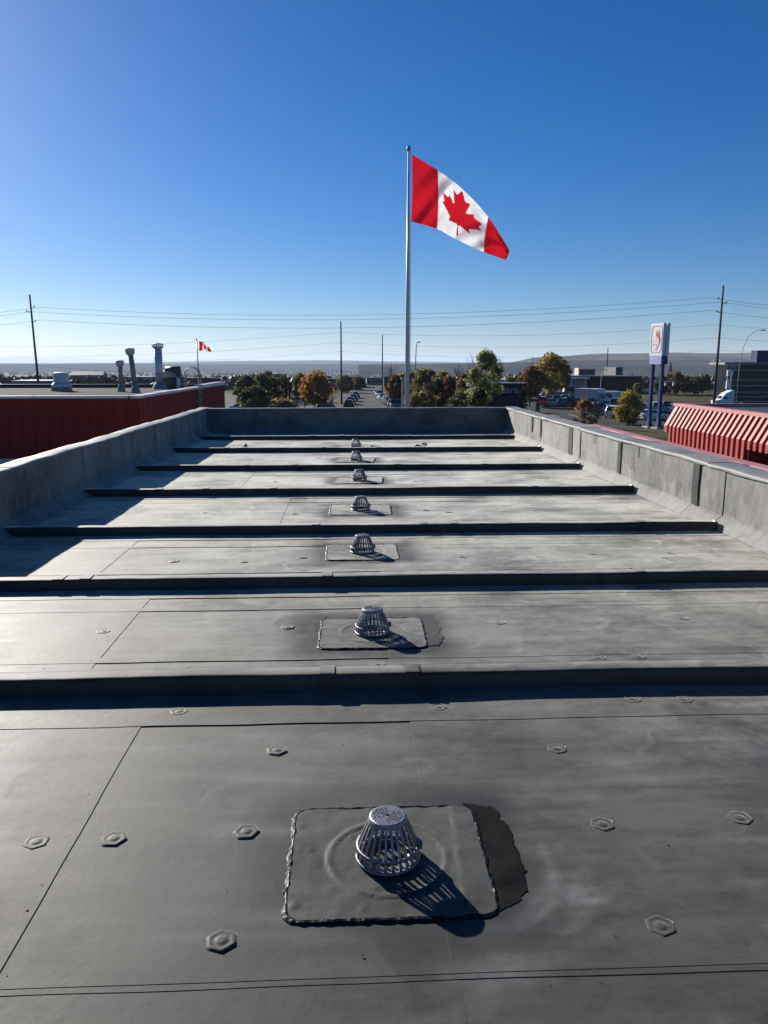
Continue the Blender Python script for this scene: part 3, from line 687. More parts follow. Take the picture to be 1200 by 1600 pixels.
vent(190, 612, 563, 0.095, 'short weathered vent pipe with pale cap, leftmost of three on the red building', 'cone', 'galv_old')
vent(212, 614, 544, 0.105, 'leaning dark vent pipe with pale cap, middle of three on the red building', 'cone', 'galv_old', -0.13)
vent(250, 608, 539, 0.185, 'tall shiny galvanised flue with rain cap on the red building', 'rain', 'galv')
# ventilator
g = stand(97, 611); t = empty('roof_ventilator', (g.x, g.y, DZ)); tag(t, 'squat metal roof ventilator with domed hood on gravel roof, far left', 'ventilator')
MB().box(-0.34, 0.34, -0.34, 0.34, 0, 0.14).build('curb', 'galv_old', t)
MB().lathe([(0.36, 0.14), (0.42, 0.18), (0.42, 0.30), (0.36, 0.36), (0.34, 0.38)], 28).build('base', 'galv', t, smooth=False)
MB().lathe([(0.33, 0.38), (0.33, 0.74), (0.30, 0.80), (0.18, 0.83), (0.001, 0.84)], 28).build('hood', 'galv', t, smooth=False)
# boxes behind the tall flue
g = stand(272, 607); t = empty('exhaust_unit', (g.x, g.y, DZ)); tag(t, 'grey box exhaust unit with dark hooded top beside the tall flue', 'exhaust unit')
MB().bevbox(-0.26, 0.26, -0.25, 0.25, 0, 0.62, 0.02).build('housing', 'galv', t)
b = MB(); b.tube([(-0.34, 0, 0.78), (0.34, 0, 0.78)], 0.30, 16); b.build('hood', 'darkmetal', t, smooth=True)
MB().box(-0.3, 0.3, -0.31, 0.31, 0.60, 0.68).build('flange', 'darkmetal', t)
g = P(266, 600, 39.0); t = empty('exhaust_unit', (g.x, 39.0, DZ)); tag(t, 'dark domed exhaust unit standing behind the grey box unit', 'exhaust unit')
MB().box(-0.5, 0.4, -0.4, 0.4, 0, 0.55).build('housing', 'darkmetal', t); MB().lathe([(0.6, 0.55), (0.58, 0.7), (0.4, 0.86), (0.001, 0.9)], 20).build('hood', 'galv_old', t, smooth=True)
# ladder with hooped rails
g = P(320, 600, 33.0); t = empty('roof_ladder', (XW + 0.12, 33.2, -2.2)); tag(t, 'grey steel roof ladder with hooped rail tops against the red wall', 'ladder')
for dy in (-0.22, 0.22):
    pts = [(0, dy, -1.2), (0, dy, 3.3)] + [(-0.3 + 0.3 * math.cos(a), dy, 3.3 + 0.35 * math.sin(a)) for a in [math.pi * k / 8 for k in range(1, 9)]] + [(-0.6, dy, 2.8)]
    MB().tube(pts, 0.02, 8).build('rail', 'galv_old', t)
for k in range(14): MB().tube([(0, -0.22, -1.0 + k * 0.3), (0, 0.22, -1.0 + k * 0.3)], 0.014, 6).build('rung', 'galv_old', t)
for k, zz in enumerate((1.2, 2.2)):
    MB().box(-0.13, 0.0, -0.24, -0.2, zz, zz + 0.04).box(-0.13, 0.0, 0.2, 0.24, zz, zz + 0.04).build('bracket', 'galv_old', t)

# ================================================================== RED MANSARD ON THE RIGHT
mb = empty('mansard_building', (12.7, 23, GZ)); tag(mb, 'building with ribbed red metal mansard edge, right of the membrane roof', 'building')
def MP(o): o.parent = mb; o.matrix_parent_inverse = Matrix.Translation((-12.7, -23, -GZ)); return o
XT, XB, ZF, ZB1, ZB2 = 12.75, 12.34, -0.79, -1.02, -1.6
MA, MZ = 10.0, 29.75
MP(MB().box(13.6, 40, MA, MZ, GZ + 0.02, ZB1 - 0.02).build('wall', 'wall'))
MP(MB().box(13.0, 40, MA, MZ - 0.2, ZB1 - 0.01, -0.06).build('roof_deck', 'darkmetal'))
def mansard_back(y0, y1, zb):
    b = MB(); b.add([(XT, y0, -0.02), (XB, y0, ZF), (XB, y0, zb), (XB + 0.75, y0, zb), (XT + 0.3, y0, -0.02), (XT, y1, -0.02), (XB, y1, ZF), (XB, y1, zb), (XB + 0.75, y1, zb), (XT + 0.3, y1, -0.02)],
                    [(0, 1, 6, 5), (1, 2, 7, 6), (2, 3, 8, 7), (3, 4, 9, 8), (4, 0, 5, 9), (4, 3, 2, 1, 0), (5, 6, 7, 8, 9)]); return b
MP(mansard_back(MA, 23.2, ZB1).build('backing', 'red2')); MP(mansard_back(23.21, 29.05, ZB2).build('backing', 'red2')); MP(mansard_back(29.06, MZ, ZB1).build('backing', 'red2'))
def rib(zb):
    d = 0.085; wb, wt = 0.10, 0.078; b = MB()
    nx, nz = -(0.77) / math.hypot(0.41, 0.77), 0.41 / math.hypot(0.41, 0.77)
    for (x, z, ox, oz) in ((XT, -0.02, nx * d, nz * d), (XB, ZF, -d, d * 0.45), (XB, zb, -d, 0)):
        b.v += [(x - 0.002, -wb, z), (x + ox, -wt, z + oz), (x + ox, wt, z + oz), (x - 0.002, wb, z)]
    for i in range(2):
        for q in range(3): b.f.append((i * 4 + q, i * 4 + q + 1, (i + 1) * 4 + q + 1, (i + 1) * 4 + q)); b.mi.append(0)
    b.f.append((8, 9, 10, 11)); b.f.append((3, 2, 1, 0)); b.mi += [0, 0]; return b
r1 = r2 = None; y = MA + 0.2
while y < MZ - 0.1:
    long = 23.2 < y < 29.05
    if long:
        if r2 is None: r2 = rib(ZB2).build('rib_panel', 'red2'); o = r2
        else: o = bpy.data.objects.new('rib_panel', r2.data); C.objects.link(o)
    else:
        if r1 is None: r1 = rib(ZB1).build('rib_panel', 'red2'); o = r1
        else: o = bpy.data.objects.new('rib_panel', r1.data); C.objects.link(o)
    MP(o); o.location = (0, y, 0); y += 0.348
y = MA
while y < MZ:
    y2 = min(y + 3.0, MZ); MP(MB().bevbox(XT - 0.11, XT + 0.32, y, y2 - 0.02, -0.03, 0.075, 0.02).build('coping', 'pinkred')); y = y2
MP(MB().bevbox(XT + 0.3, 40, MZ - 0.2, MZ + 0.05, -0.2, 0.06, 0.02).build('coping', 'pinkred'))
MP(MB().tube([(13.3, 22.6, GZ), (13.3, 22.6, ZB1)], 0.06, 10).build('post', 'white_metal'))
MP(MB().box(13.56, 13.62, 19, 23.1, GZ + 0.2, -1.5).build('window', 'glass'))
# low roof with red trim between
lr = empty('low_roof_wing', (6, 18, GZ)); tag(lr, 'low wing with pale upstand and faded red trim, beyond the right parapet', 'building')
def RP(o): o.parent = lr; o.matrix_parent_inverse = Matrix.Translation((-6, -18, -GZ)); return o
RP(MB().box(XR + 0.42, 8.2, 4, 25.8, GZ + 0.02, -0.95).build('wall', 'wall'))
RP(MB().box(8.05, 8.2, 4, 25.8, -0.94, -0.5).build('upstand', 'beige_metal'))
RP(MB().box(XR + 0.42, 8.05, 25.65, 25.8, -0.94, -0.5).build('upstand', 'red'))
y = 4
while y < 25.8:
    y2 = min(y + 3, 25.85); RP(MB().bevbox(8.0, 8.36, y, y2 - 0.02, -0.52, -0.43, 0.015).build('trim', 'pinkred')); y = y2
RP(MB().box(8.2, 8.33, 4, 25.8, -1.1, -0.52).build('fascia', 'red'))
# a small red valve body on the wing
g = G(1160, 733, -0.5); t = empty('gas_regulator', (g.x, g.y, -0.94)); tag(t, 'small red pipe fitting below the mansard corner on the low wing', 'pipe fitting')
MB().tube([(0, 0, 0.0), (0, 0, 0.35), (0.12, 0.1, 0.42), (0.5, 0.2, 0.42)], 0.05, 10).build('pipe', 'red2', t); MB().lathe([(0.001, 0.30), (0.14, 0.34), (0.16, 0.42), (0.12, 0.52), (0.001, 0.55)], 14).build('body', 'red2', t, smooth=True)

# ================================================================== FLAGS
def fabric(name, col, tr=0.38):
    m = mat(name, col, 0.75, var=0.05, scale=2.0, trans=tr, spec=0.2); return m
M['flag_red'] = fabric('red flag nylon', (0.52, 0.008, 0.02)); M['flag_white'] = fabric('white flag nylon', (0.8, 0.8, 0.82))
def leaf_poly():
    x, y = 4890.0, 4430.0; pts = [(x, y)]
    for dx, dy in ((-45, -863), (111, -98), (859, 151), (-116, -320), (20, -73), (941, -762), (-212, -99), (-34, -79), (186, -572), (-542, 115), (-73, -38), (-105, -247), (-423, 454), (-111, -57), (204, -1052), (-327, 189), (-91, -27), (-332, -652)):
        x += dx; y += dy; pts.append((x, y))
    left = [(9600 - px, py) for px, py in reversed(pts)]
    return [(0.5 + (px / 9600 - 0.5) * 1.1 + 0.005, 0.5 + (py / 4800 - 0.5) * 1.06 - 0.03) for px, py in pts + left]
LEAF = leaf_poly()
def inside(u, v):
    c = False; n = len(LEAF); j = n - 1
    for i in range(n):
        xi, yi = LEAF[i]; xj, yj = LEAF[j]
        if (yi > v) != (yj > v) and u < (xj - xi) * (v - yi) / (yj - yi) + xi: c = not c
        j = i
    return c
def lerp_curve(ks, t):
    """smooth (Catmull-Rom) interpolation of points at equal parameters"""
    n = len(ks) - 1; s = min(n - 1, int(t * n)); f = t * n - s
    p1, p2 = Vector(ks[s]), Vector(ks[s + 1]); p0 = Vector(ks[s - 1]) if s else p1 * 2 - p2; p3 = Vector(ks[s + 2]) if s + 2 <= n else p2 * 2 - p1
    return 0.5 * ((2 * p1) + (p2 - p0) * f + (2 * p0 - 5 * p1 + 4 * p2 - p3) * f * f + (3 * p1 - p0 - 3 * p2 + p3) * f ** 3)
def flag(name, top, bot, Y, dYu, nu, nv, amp, label):
    b = MB()
    for j in range(nv + 1):
        v = j / nv
        for i in range(nu + 1):
            u = i / nu
            t = lerp_curve(top, u); q = lerp_curve(bot, u); px = t.lerp(q, v)
            bulge = math.sin(math.pi * v) * math.sin(u * 2 * math.pi * 1.0 + 0.6) * 3.2 * amp
            dy = dYu * u + amp * (0.55 * math.sin(u * 10.5 + v * 2.6 + 0.4) * min(1, u * 3 + 0.15) + 0.28 * math.sin(u * 17 - v * 5) * u + 0.16 * math.sin(v * 9 + u * 6) + 0.10 * math.sin(u * 40 + v * 14) + 0.22 * abs(math.sin(u * 7 - v * 3.2 + 0.5)) + 0.12 * abs(math.sin(u * 15 + v * 5)))
            p = P(px.x + bulge * 0.6, px.y + bulge * 0.25, Y + dy); b.v.append(tuple(p))
    n = nu + 1
    for j in range(nv):
        for i in range(nu):
            u = (i + 0.5) / nu; v = (j + 0.5) / nv
            red = u < 0.25 or u > 0.75 or (nu > 50 and inside(u, v)) or (nu <= 50 and abs(u - 0.5) < 0.13 and 0.2 < v < 0.75)
            b.f.append((j * n + i, (j + 1) * n + i, (j + 1) * n + i + 1, j * n + i + 1)); b.mi.append(0 if red else 1)
    o = b.build(name, ['flag_red', 'flag_white'], smooth=True); tag(o, label, 'flag'); return o
flag('flag', [(643.5, 241), (684, 266), (722, 295), (763, 339), (796, 391)], [(642.5, 346), (683, 358), (713, 374), (756, 394), (790, 406)], 50, 3.2, 280, 140, 1.0,
     'large red and white maple leaf flag streaming from the tall central pole')
def flagpole(px, Y, ytop, r0, r1, label):
    g = on_ground(px, Y); h = zat(ytop, Y, px) - GZ; t = empty('flagpole', tuple(g)); tag(t, label, 'flagpole')
    MB().lathe([(r0 * 2.6, 0), (r0 * 2.6, 0.1), (r0 * 1.6, 0.25), (r0 * 1.1, 0.32)], 20).build('base_collar', 'white_metal', t)
    MB().tube([(0, 0, 0.1), (0, 0, h * 0.5), (0, 0, h - 0.3)], [r0, r0 * 0.85, r1], 20).build('shaft', 'white_metal', t, smooth=True)
    MB().lathe([(r1 * 1.1, h - 0.32), (r1 * 1.9, h - 0.28), (r1 * 2.0, h - 0.1), (r1 * 1.4, h - 0.02), (0.001, h)], 16).build('truck_cap', 'galv_old', t, smooth=True)
    MB().tube([(r1 * 2.4, -0.05, h - 0.35), (r0 * 1.25, -0.1, 1.4)], 0.012, 5).build('halyard', 'wire', t)
    MB().box(r0 * 0.9, r0 * 1.4, -0.12, -0.06, 1.3, 1.5).build('cleat', 'galv', t)
    return t, g
flagpole(636.5, 50, 227.5, 0.165, 0.062, 'tall white flagpole rising beyond the far parapet')
g2 = on_ground(310.5, 110)
t, _ = flagpole(310.5, 110, 529, 0.10, 0.05, 'short distant flagpole behind the red building')
flag('flag', [(311, 533), (316, 534), (320, 536), (325, 541), (330, 547)], [(311, 548), (316, 548), (320, 548), (325, 549), (329, 550)], 110, 0.6, 48, 24, 0.35, 'small distant red and white flag above the red building')

# ================================================================== POLES AND WIRES
def upole(px, Y, ytop, r, label, arms=(), lean=0.0):
    g = on_ground(px, Y); h = zat(ytop, Y, px) - GZ; t = empty('utility_pole', tuple(g)); tag(t, label, 'utility pole', 'timber utility poles')
    MB().tube([(-lean, 0, 0), (0, 0, h)], [r, r * 0.62], 12).build('shaft', 'wood_pole', t, smooth=True)
    for (dz, side) in arms:
        a = MB().tube([(0, 0, h - dz), (side * 0.75, -0.1, h - dz + 0.12)], 0.06, 8); a.build('bracket', 'darkmetal', t)
        MB().lathe([(0.05, 0), (0.11, 0.05), (0.07, 0.1), (0.11, 0.15), (0.07, 0.2), (0.11, 0.25), (0.04, 0.32)], 10, (side * 0.75, -0.1, h - dz + 0.1)).build('insulator', 'darkmetal', t)
    return t
upole(58, 150, 460, 0.24, 'tall leaning utility pole with side brackets at far left', ((2.4, 1), (3.2, -1), (5.0, 1)), -0.3)
upole(1118, 127, 446, 0.23, 'tall utility pole with side brackets behind the red mansard at right', ((2.2, -1), (2.9, 1), (4.3, -1)))
upole(533.5, 150, 502, 0.2, 'plain utility pole standing beside the street, left of the tall flagpole')
upole(597.5, 205, 523, 0.19, 'slim utility pole farther along the street, beside the tall flagpole')
upole(947, 230, 543, 0.2, 'thin distant utility pole above the dark store')
upole(831, 260, 557, 0.18, 'distant utility pole behind the brownish tree')
upole(692, 240, 574, 0.16, 'short distant pole between brown trees right of the flagpole')
def wire(pts, sag, r, label):
    """pts: list of (px, py, Y) supports; each span hangs"""
    b = MB(); w_ = [P(*p) for p in pts]; line = []
    for i in range(len(w_) - 1):
        for k in range(17):
            if k == 16 and i < len(w_) - 2: continue
            t = k / 16; q = w_[i].lerp(w_[i + 1], t); q.z -= sag[i] * 4 * t * (1 - t); line.append(q)
    b.tube(line, r, 5, cap=True); tag(b.build('power_line', 'wire'), label, 'power line', 'overhead power lines')
wire([(-420, 497, 165), (64, 480, 150), (1111, 465, 127), (1500, 480, 118)], [1.6, 2.1, 1.2], 0.022, 'topmost of the upper three power lines across the sky')
wire([(-420, 502, 165), (50, 487, 150), (1127, 472, 127), (1500, 482, 118)], [1.6, 2.1, 1.2], 0.022, 'middle of the upper three power lines across the sky')
wire([(-420, 516, 165), (64, 500, 150), (1111, 485, 127), (1500, 499, 118)], [1.6, 2.1, 1.2], 0.022, 'lowest of the upper three power lines across the sky')
wire([(-300, 532, 180), (533, 519, 150), (1118, 507, 127), (1500, 512, 118)], [2.0, 1.2, 0.8], 0.016, 'faint power line just below the upper three')
wire([(-300, 548, 180), (533, 535, 150), (1118, 528, 127), (1500, 525, 118)], [2.0, 1.2, 0.8], 0.016, 'faint power line meeting the plain street pole below its top')
wire([(-300, 562, 180), (533, 549, 150), (1118, 547, 127), (1500, 540, 118)], [2.0, 1.2, 0.8], 0.014, 'lowest faint power line above the horizon')
wire([(60, 572, 150), (533, 580, 150), (940, 585, 150), (1118, 571, 127)], [1.0, 1.0, 1.0], 0.022, 'low slack cable crossing in front of the far hills')
def street_lamp(px, Y, ytop, r, arm, label, m='galv', head=0.7):
    g = on_ground(px, Y); h = zat(ytop, Y, px) - GZ; t = empty('street_lamp', tuple(g)); tag(t, label, 'street lamp', 'street lamps')
    sg = 1 if arm > 0 else -1; A = abs(arm)
    pts = [(0, 0, 0), (0, 0, h * 0.55), (sg * A * 0.12, 0, h * 0.8), (sg * A * 0.35, 0, h * 0.93), (sg * A * 0.7, 0, h * 0.99), (sg * A, 0, h)]
    MB().tube(pts, [r, r * 0.8, r * 0.65, r * 0.55, r * 0.5, r * 0.5], 10).build('post', m, t, smooth=True)
    MB().bevbox(-head / 2, head / 2, -0.14, 0.14, -0.06, 0.1, 0.04).xf(Matrix.Translation((sg * (A + head * 0.4), 0, h))).build('lamp_head', 'galv_old', t)
    return t
street_lamp(1153, 118, 516, 0.075, 2.9, 'curved street lamp rising in front of the glass office at right', 'galv_old')
street_lamp(649, 112, 535, 0.11, 0.25, 'street lamp with short arm just right of the tall flagpole', 'galv_old', 0.4)
street_lamp(938.5, 160, 578, 0.07, 0.6, 'thin lamp standing before the dark store wall', 'galv')
# T-shaped flood light
g = on_ground(629, 118); h = zat(590, 118) - GZ; t = empty('lot_light', tuple(g)); tag(t, 'pale square post with box light on top, left of the tall flagpole', 'lot light')
MB().box(-0.11, 0.11, -0.11, 0.11, 0, h - 0.3).build('post', 'beige_metal', t); MB().bevbox(-0.3, 0.3, -0.25, 0.25, h - 0.32, h, 0.04).build('lamp_head', 'beige_metal', t)
g = on_ground(1120, 190); h = zat(563, 190) - GZ; t = empty('lot_light', tuple(g)); tag(t, 'double headed lot light behind the right utility pole', 'lot light')
MB().tube([(0, 0, 0), (0, 0, h)], 0.1, 8).build('post', 'darkmetal', t)
for s in (-1, 1): MB().box(s * 0.3, s * 1.3, -0.2, 0.2, h - 0.15, h + 0.05).build('lamp_head', 'white_metal', t)
g = on_ground(921 + 80, 130); 
# traffic signal mast
g = on_ground(1019, 150); h = zat(597, 150) - GZ; t = empty('traffic_signal', tuple(g)); tag(t, 'traffic signal mast with long white arm behind the blue sign legs', 'traffic signal')
MB().tube([(0, 0, 0), (0, 0, h + 3)], 0.1, 8).build('post', 'galv', t); MB().tube([(0, 0, h), (4.4, -0.4, h + 0.1)], [0.1, 0.07], 8).build('arm', 'white_metal', t)
for x in (2.5, 4.1): MB().bevbox(x - 0.22, x + 0.22, -0.7, -0.4, h - 0.75, h - 0.1, 0.03).build('signal_head', 'beige_metal', t)

# ================================================================== PYLON SIGN
M['blue'] = mat('blue sign paint', (0.006, 0.018, 0.11), 0.45, spec=0.25); M['paleblue'] = mat('pale blue sign panel', (0.3, 0.34, 0.62), 0.4)
M['sign_white'] = mat('white sign panel', (0.75, 0.75, 0.76), 0.35, var=0.04); M['logo_red'] = mat('red logo print', (0.55, 0.05, 0.04), 0.4); M['logo_black'] = mat('dark outline print', (0.05, 0.06, 0.08), 0.4)
YSG = 92.0
pA = P(1011, 667, YSG); sgn_ = empty('pylon_sign', (pA.x, YSG, GZ)); tag(sgn_, 'tall pylon sign with a red dog head logo on two blue legs', 'sign')
sgn_.rotation_euler.z = R(-75)
zt_, zm_, zb_ = zat(505, YSG) - GZ, zat(556, YSG) - GZ, zat(569, YSG) - GZ
SW = 2.0
for x in (0.15, SW - 0.15 + 0.1):
    L_ = MB(); L_.bevbox(x - 0.17, x + 0.17, -0.05, 0.32, 0.0, zm_, 0.03); L_.build('leg', 'blue', sgn_)
    MB().add([(x - 0.3, -0.2, 0), (x + 0.3, -0.2, 0), (x + 0.3, 0.5, 0), (x - 0.3, 0.5, 0), (x - 0.17, -0.05, 1.3), (x + 0.17, -0.05, 1.3), (x + 0.17, 0.32, 1.3), (x - 0.17, 0.32, 1.3)],
             [(0, 1, 5, 4), (1, 2, 6, 5), (2, 3, 7, 6), (3, 0, 4, 7)]).build('leg_flare', 'blue', sgn_)
    MB().bevbox(x - 0.6, x + 0.6, -0.5, 0.75, 0, 0.25, 0.04).build('footing', 'concrete', sgn_)
for k, (y0, y1) in enumerate(((-0.25, 0.16), (0.3, 0.7))):
    cab = MB().bevbox(-0.1, SW + 0.2, y0, y1, zm_, zt_, 0.04).build('cabinet', 'sign_white', sgn_)
    MB().bevbox(-0.02, SW + 0.12, y0 + 0.02, y1 - 0.02, zb_, zm_ - 0.02, 0.02).build('lower_panel', 'paleblue' if k == 0 else 'blue', sgn_)
    if k == 0:
        def plate(poly, m, nm, off):
            bb = MB(); n = len(poly); bb.add([(x, y0 - off, z) for x, z in poly] + [(x, y0 + 0.005, z) for x, z in poly], [tuple(range(n))] + [(i, n + i, n + (i + 1) % n, (i + 1) % n) for i in range(n)]); bb.build(nm, m, cab)
        W = SW + 0.3; H_ = zt_ - zm_
        def uv(q): return (-0.1 + q[0] * W, zt_ - q[1] * H_)
        # rounded outline as a frame of bars
        ol = [(0.2, 0.09), (0.85, 0.09), (0.93, 0.2), (0.93, 0.8), (0.82, 0.9), (0.2, 0.9), (0.1, 0.8), (0.1, 0.2)]
        bb = MB()
        for i in range(8):
            a, c = uv(ol[i]), uv(ol[(i + 1) % 8]); bb.tube([(a[0], y0 - 0.004, a[1]), (c[0], y0 - 0.004, c[1])], 0.028, 6)
        bb.build('outline', 'logo_black', cab)
        S = lambda x, y: uv(((x - 250) / 370.0, (y - 200) / 1010.0))
        polys = [[(430, 400), (462, 470), (470, 540), (440, 560), (415, 540), (425, 470)], [(420, 545), (500, 500), (545, 640), (560, 700), (555, 780), (520, 900), (500, 860), (505, 700), (490, 665), (470, 680), (462, 640), (450, 610), (425, 600), (405, 650)],
                 [(488, 410), (505, 400), (520, 480), (535, 600), (500, 560), (490, 480)], [(520, 880), (490, 960), (450, 1060), (440, 1010), (470, 930), (505, 850)], [(345, 850), (375, 860), (400, 850), (385, 880), (370, 915), (358, 880)], [(425, 845), (445, 850), (462, 890), (440, 920), (432, 890)],
                 [(400, 960), (415, 960), (412, 1050), (404, 1040)], [(345, 740), (355, 740), (360, 800), (350, 800)], [(420, 680), (438, 690), (430, 760), (422, 740)]]
        for pl in polys: plate([S(*q) for q in pl], 'logo_red', 'logo_shape', 0.012)
        cu = bpy.data.curves.new('lettering', 'FONT'); cu.body = 'Husky'; cu.size = 0.62; cu.align_x = 'CENTER'; cu.extrude = 0.01
        to = bpy.data.objects.new('lettering', cu); C.objects.link(to)
        dg = bpy.context.evaluated_depsgraph_get(); me = bpy.data.meshes.new_from_object(to.evaluated_get(dg)); bpy.data.objects.remove(to)
        lo = bpy.data.objects.new('lettering', me); C.objects.link(lo); me.materials.clear(); me.materials.append(M['sign_white']); lo.parent = sgn_
        lo.rotation_euler = (R(90), 0, 0); lo.location = (SW / 2 + 0.05, y0 + 0.005, zb_ + (zm_ - zb_) * 0.33)
def text(body, size, m, loc, rz, parent, name='lettering'):
    cu = bpy.data.curves.new(name, 'FONT'); cu.body = body; cu.size = size; cu.align_x = 'CENTER'; cu.extrude = 0.03
    to = bpy.data.objects.new(name, cu); C.objects.link(to)
    dg = bpy.context.evaluated_depsgraph_get(); me = bpy.data.meshes.new_from_object(to.evaluated_get(dg)); bpy.data.objects.remove(to)
    lo = bpy.data.objects.new(name, me); C.objects.link(lo); me.materials.clear(); me.materials.append(M[m]); lo.parent = parent
    lo.rotation_euler = (R(90), 0, rz); lo.location = loc; return lo

# ================================================================== BUILDINGS FURTHER OFF
M['navy'] = mat('dark navy cladding', (0.014, 0.017, 0.027), 0.5, spec=0.2, var=0.1); M['dark_brick'] = mat('dark brown store wall', (0.022, 0.021, 0.024), 0.8, spec=0.15, var=0.2, scale=0.5)
M['beige'] = mat('beige stucco', (0.45, 0.4, 0.35), 0.8); M['bl_glass'] = mat('office glazing', (0.008, 0.010, 0.018), 0.2, spec=0.25, var=0.4, scale=0.3)
M['blue_box'] = mat('blue louvre screen', (0.008, 0.022, 0.09), 0.5, spec=0.2); M['grey_clad'] = mat('grey cladding', (0.16, 0.17, 0.19), 0.6); M['pale_roof'] = mat('pale roof edge', (0.5, 0.5, 0.5), 0.6)
# dark restaurant with white lettering
Y = 86.0; xa, xb = P(742, 600, Y).x, P(817, 600, Y).x; zr = zat(599.5, Y) - GZ
t = empty('restaurant', ((xa + xb) / 2, Y, GZ)); hw = (xb - xa) / 2; tag(t, 'dark navy restaurant with pale lettering on its front, among trees', 'building')
MB().box(-hw, hw, 0, 14, 0, zr - 0.35).build('wall', 'navy', t); MB().bevbox(-hw - 0.3, hw + 0.3, -0.4, 14.3, zr - 0.33, zr, 0.05).build('roof_edge', 'navy', t)
MB().box(-hw - 0.25, hw + 0.25, -0.35, 0.6, zr + 0.002, zr + 0.1).build('roof_flashing', 'pale_roof', t)
text('earls', 1.05, 'pale_roof', (P(798, 600, Y).x - (xa + xb) / 2, -0.05, zat(614.5, Y) - GZ), 0, t)
for k in range(3): MB().box(-hw + 0.5 + k * 1.2, -hw + 1.4 + k * 1.2, -0.04, 0.05, 0.8, 2.2).build('window', 'bl_glass', t)
# big store at right
Y = 205.0
def X(px, Y): return P(px, 600, Y).x
t = empty('store', (X(945, Y), Y, GZ)); x0, x1 = X(876, Y) - X(945, Y), X(1003, Y) - X(945, Y); tag(t, 'wide dark store with a beige sign front behind the car park', 'building')
zr = zat(589, Y) - GZ
MB().box(x0, x1, 0, 40, 0, zr).build('wall', 'dark_brick', t); MB().box(x0 - 0.2, x1 + 0.2, -0.3, 40.2, zr + 0.01, zr + 0.3).build('roof_edge', 'grey_clad', t)
zb2, zt2 = zat(612, Y) - GZ, zat(592.5, Y) - GZ
MB().box(X(878, Y) - X(945, Y), X(912.5, Y) - X(945, Y), -2.6, -0.35, 0, zt2).build('sign_front', 'beige', t)
MB().box(X(878, Y) - X(945, Y), X(916, Y) - X(945, Y), -2.9, -0.32, zt2 + 0.02, zt2 + 0.5).build('canopy_edge', 'pale_roof', t)
MB().box(X(880, Y) - X(945, Y), X(905, Y) - X(945, Y), -2.68, -2.55, 0.3, zat(605, Y) - GZ).build('window', 'bl_glass', t)
mk = MB(); xs_ = X(899.5, Y) - X(945, Y); zz_ = zat(601, Y) - GZ
for (a, c, d_, e) in ((-1.5, -1.15, 0, 1.5), (-0.9, -0.6, 0, 1.45), (-0.9, -0.1, 1.2, 1.5), (-0.35, -0.1, 0, 1.45), (0.1, 0.35, 0.1, 1.5), (0.1, 0.95, 1.15, 1.5), (0.45, 0.65, 0, 1.4), (0.75, 0.95, 0.1, 1.5), (1.2, 1.5, 0, 1.5), (-0.6, 1.0, -0.75, -0.6), (1.0, 1.25, -0.85, -0.45)): mk.box(xs_ + a, xs_ + c, -2.66, -2.58, zz_ + d_, zz_ + e)
mk.build('sign_marks', 'logo_red', t)
for (p0, p1, ya, dz) in ((905, 929, 577, 6), (961, 972, 573.5, 10)):
    MB().box(X(p0, Y + 10) - X(945, Y), X(p1, Y + 10) - X(945, Y), 10, 10 + dz, zr + 0.31, zat(ya, Y + 10) - GZ).build('rooftop_box', 'darkmetal', t)
MB().box(X(903, Y + 10) - X(945, Y), X(905, Y + 10) - X(945, Y), 10, 14, zr + 0.31, zat(575, Y + 10) - GZ).build('rooftop_box', 'beige', t)
# glass office at right edge
Y = 150.0; x0 = X(1134, Y); t = empty('office_building', (x0, Y, GZ)); tag(t, 'dark glass office block with a blue rooftop box at the right edge', 'building')
zr = zat(566, Y) - GZ; wid = 26
MB().box(0.3, wid, 0.3, 5, 0, zr - 0.5).build('core', 'bl_glass', t)
MB().bevbox(-1.0, wid + 1, -1.0, 5.6, zr - 0.45, zr, 0.05).build('roof_slab', 'grey_clad', t)
levels = [zat(q, Y) - GZ for q in (629, 622, 614, 604, 594.5, 579.5, 569)]
for k in range(len(levels) - 1):
    z0, z1 = levels[k] + 0.12, levels[k + 1] - 0.03
    for c in range(10): MB().box(0.3 + c * 2.55 + 0.05, 0.3 + (c + 1) * 2.55 - 0.05, 0.2, 0.28, z0, z1).build('pane', 'bl_glass', t)
    MB().box(0.2, wid, 0.05, 0.27, levels[k], levels[k] + 0.11).build('mullion', 'pale_roof', t)
for (a, c, d_, e) in ((1135, 1152, 567, 571), (1133, 1142, 579, 588), (1133, 1141, 596, 608)):
    MB().box(X(a, Y) - x0, X(c, Y) - x0, -0.6, -0.3, zat(e, Y) - GZ, zat(d_, Y) - GZ).build('sign_panel', 'sign_white', t)
for q in (1137, 1140, 1143, 1146): MB().tube([(X(q, Y) - x0, -0.3, zat(580, Y) - GZ), (X(q, Y) - x0, -0.3, zat(570.5, Y) - GZ)], 0.07, 6).build('strut', 'pale_roof', t)
for q in (1134.5, 1140): MB().tube([(X(q, Y) - x0, -0.42, 0), (X(q, Y) - x0, -0.42, zat(580, Y) - GZ)], 0.08, 6).build('strut', 'pale_roof', t)
MB().box(X(1179, Y + 3) - x0, X(1199, Y + 3) - x0, 3, 5.4, zr + 0.01, zat(547, Y + 3) - GZ).build('rooftop_box', 'blue_box', t)
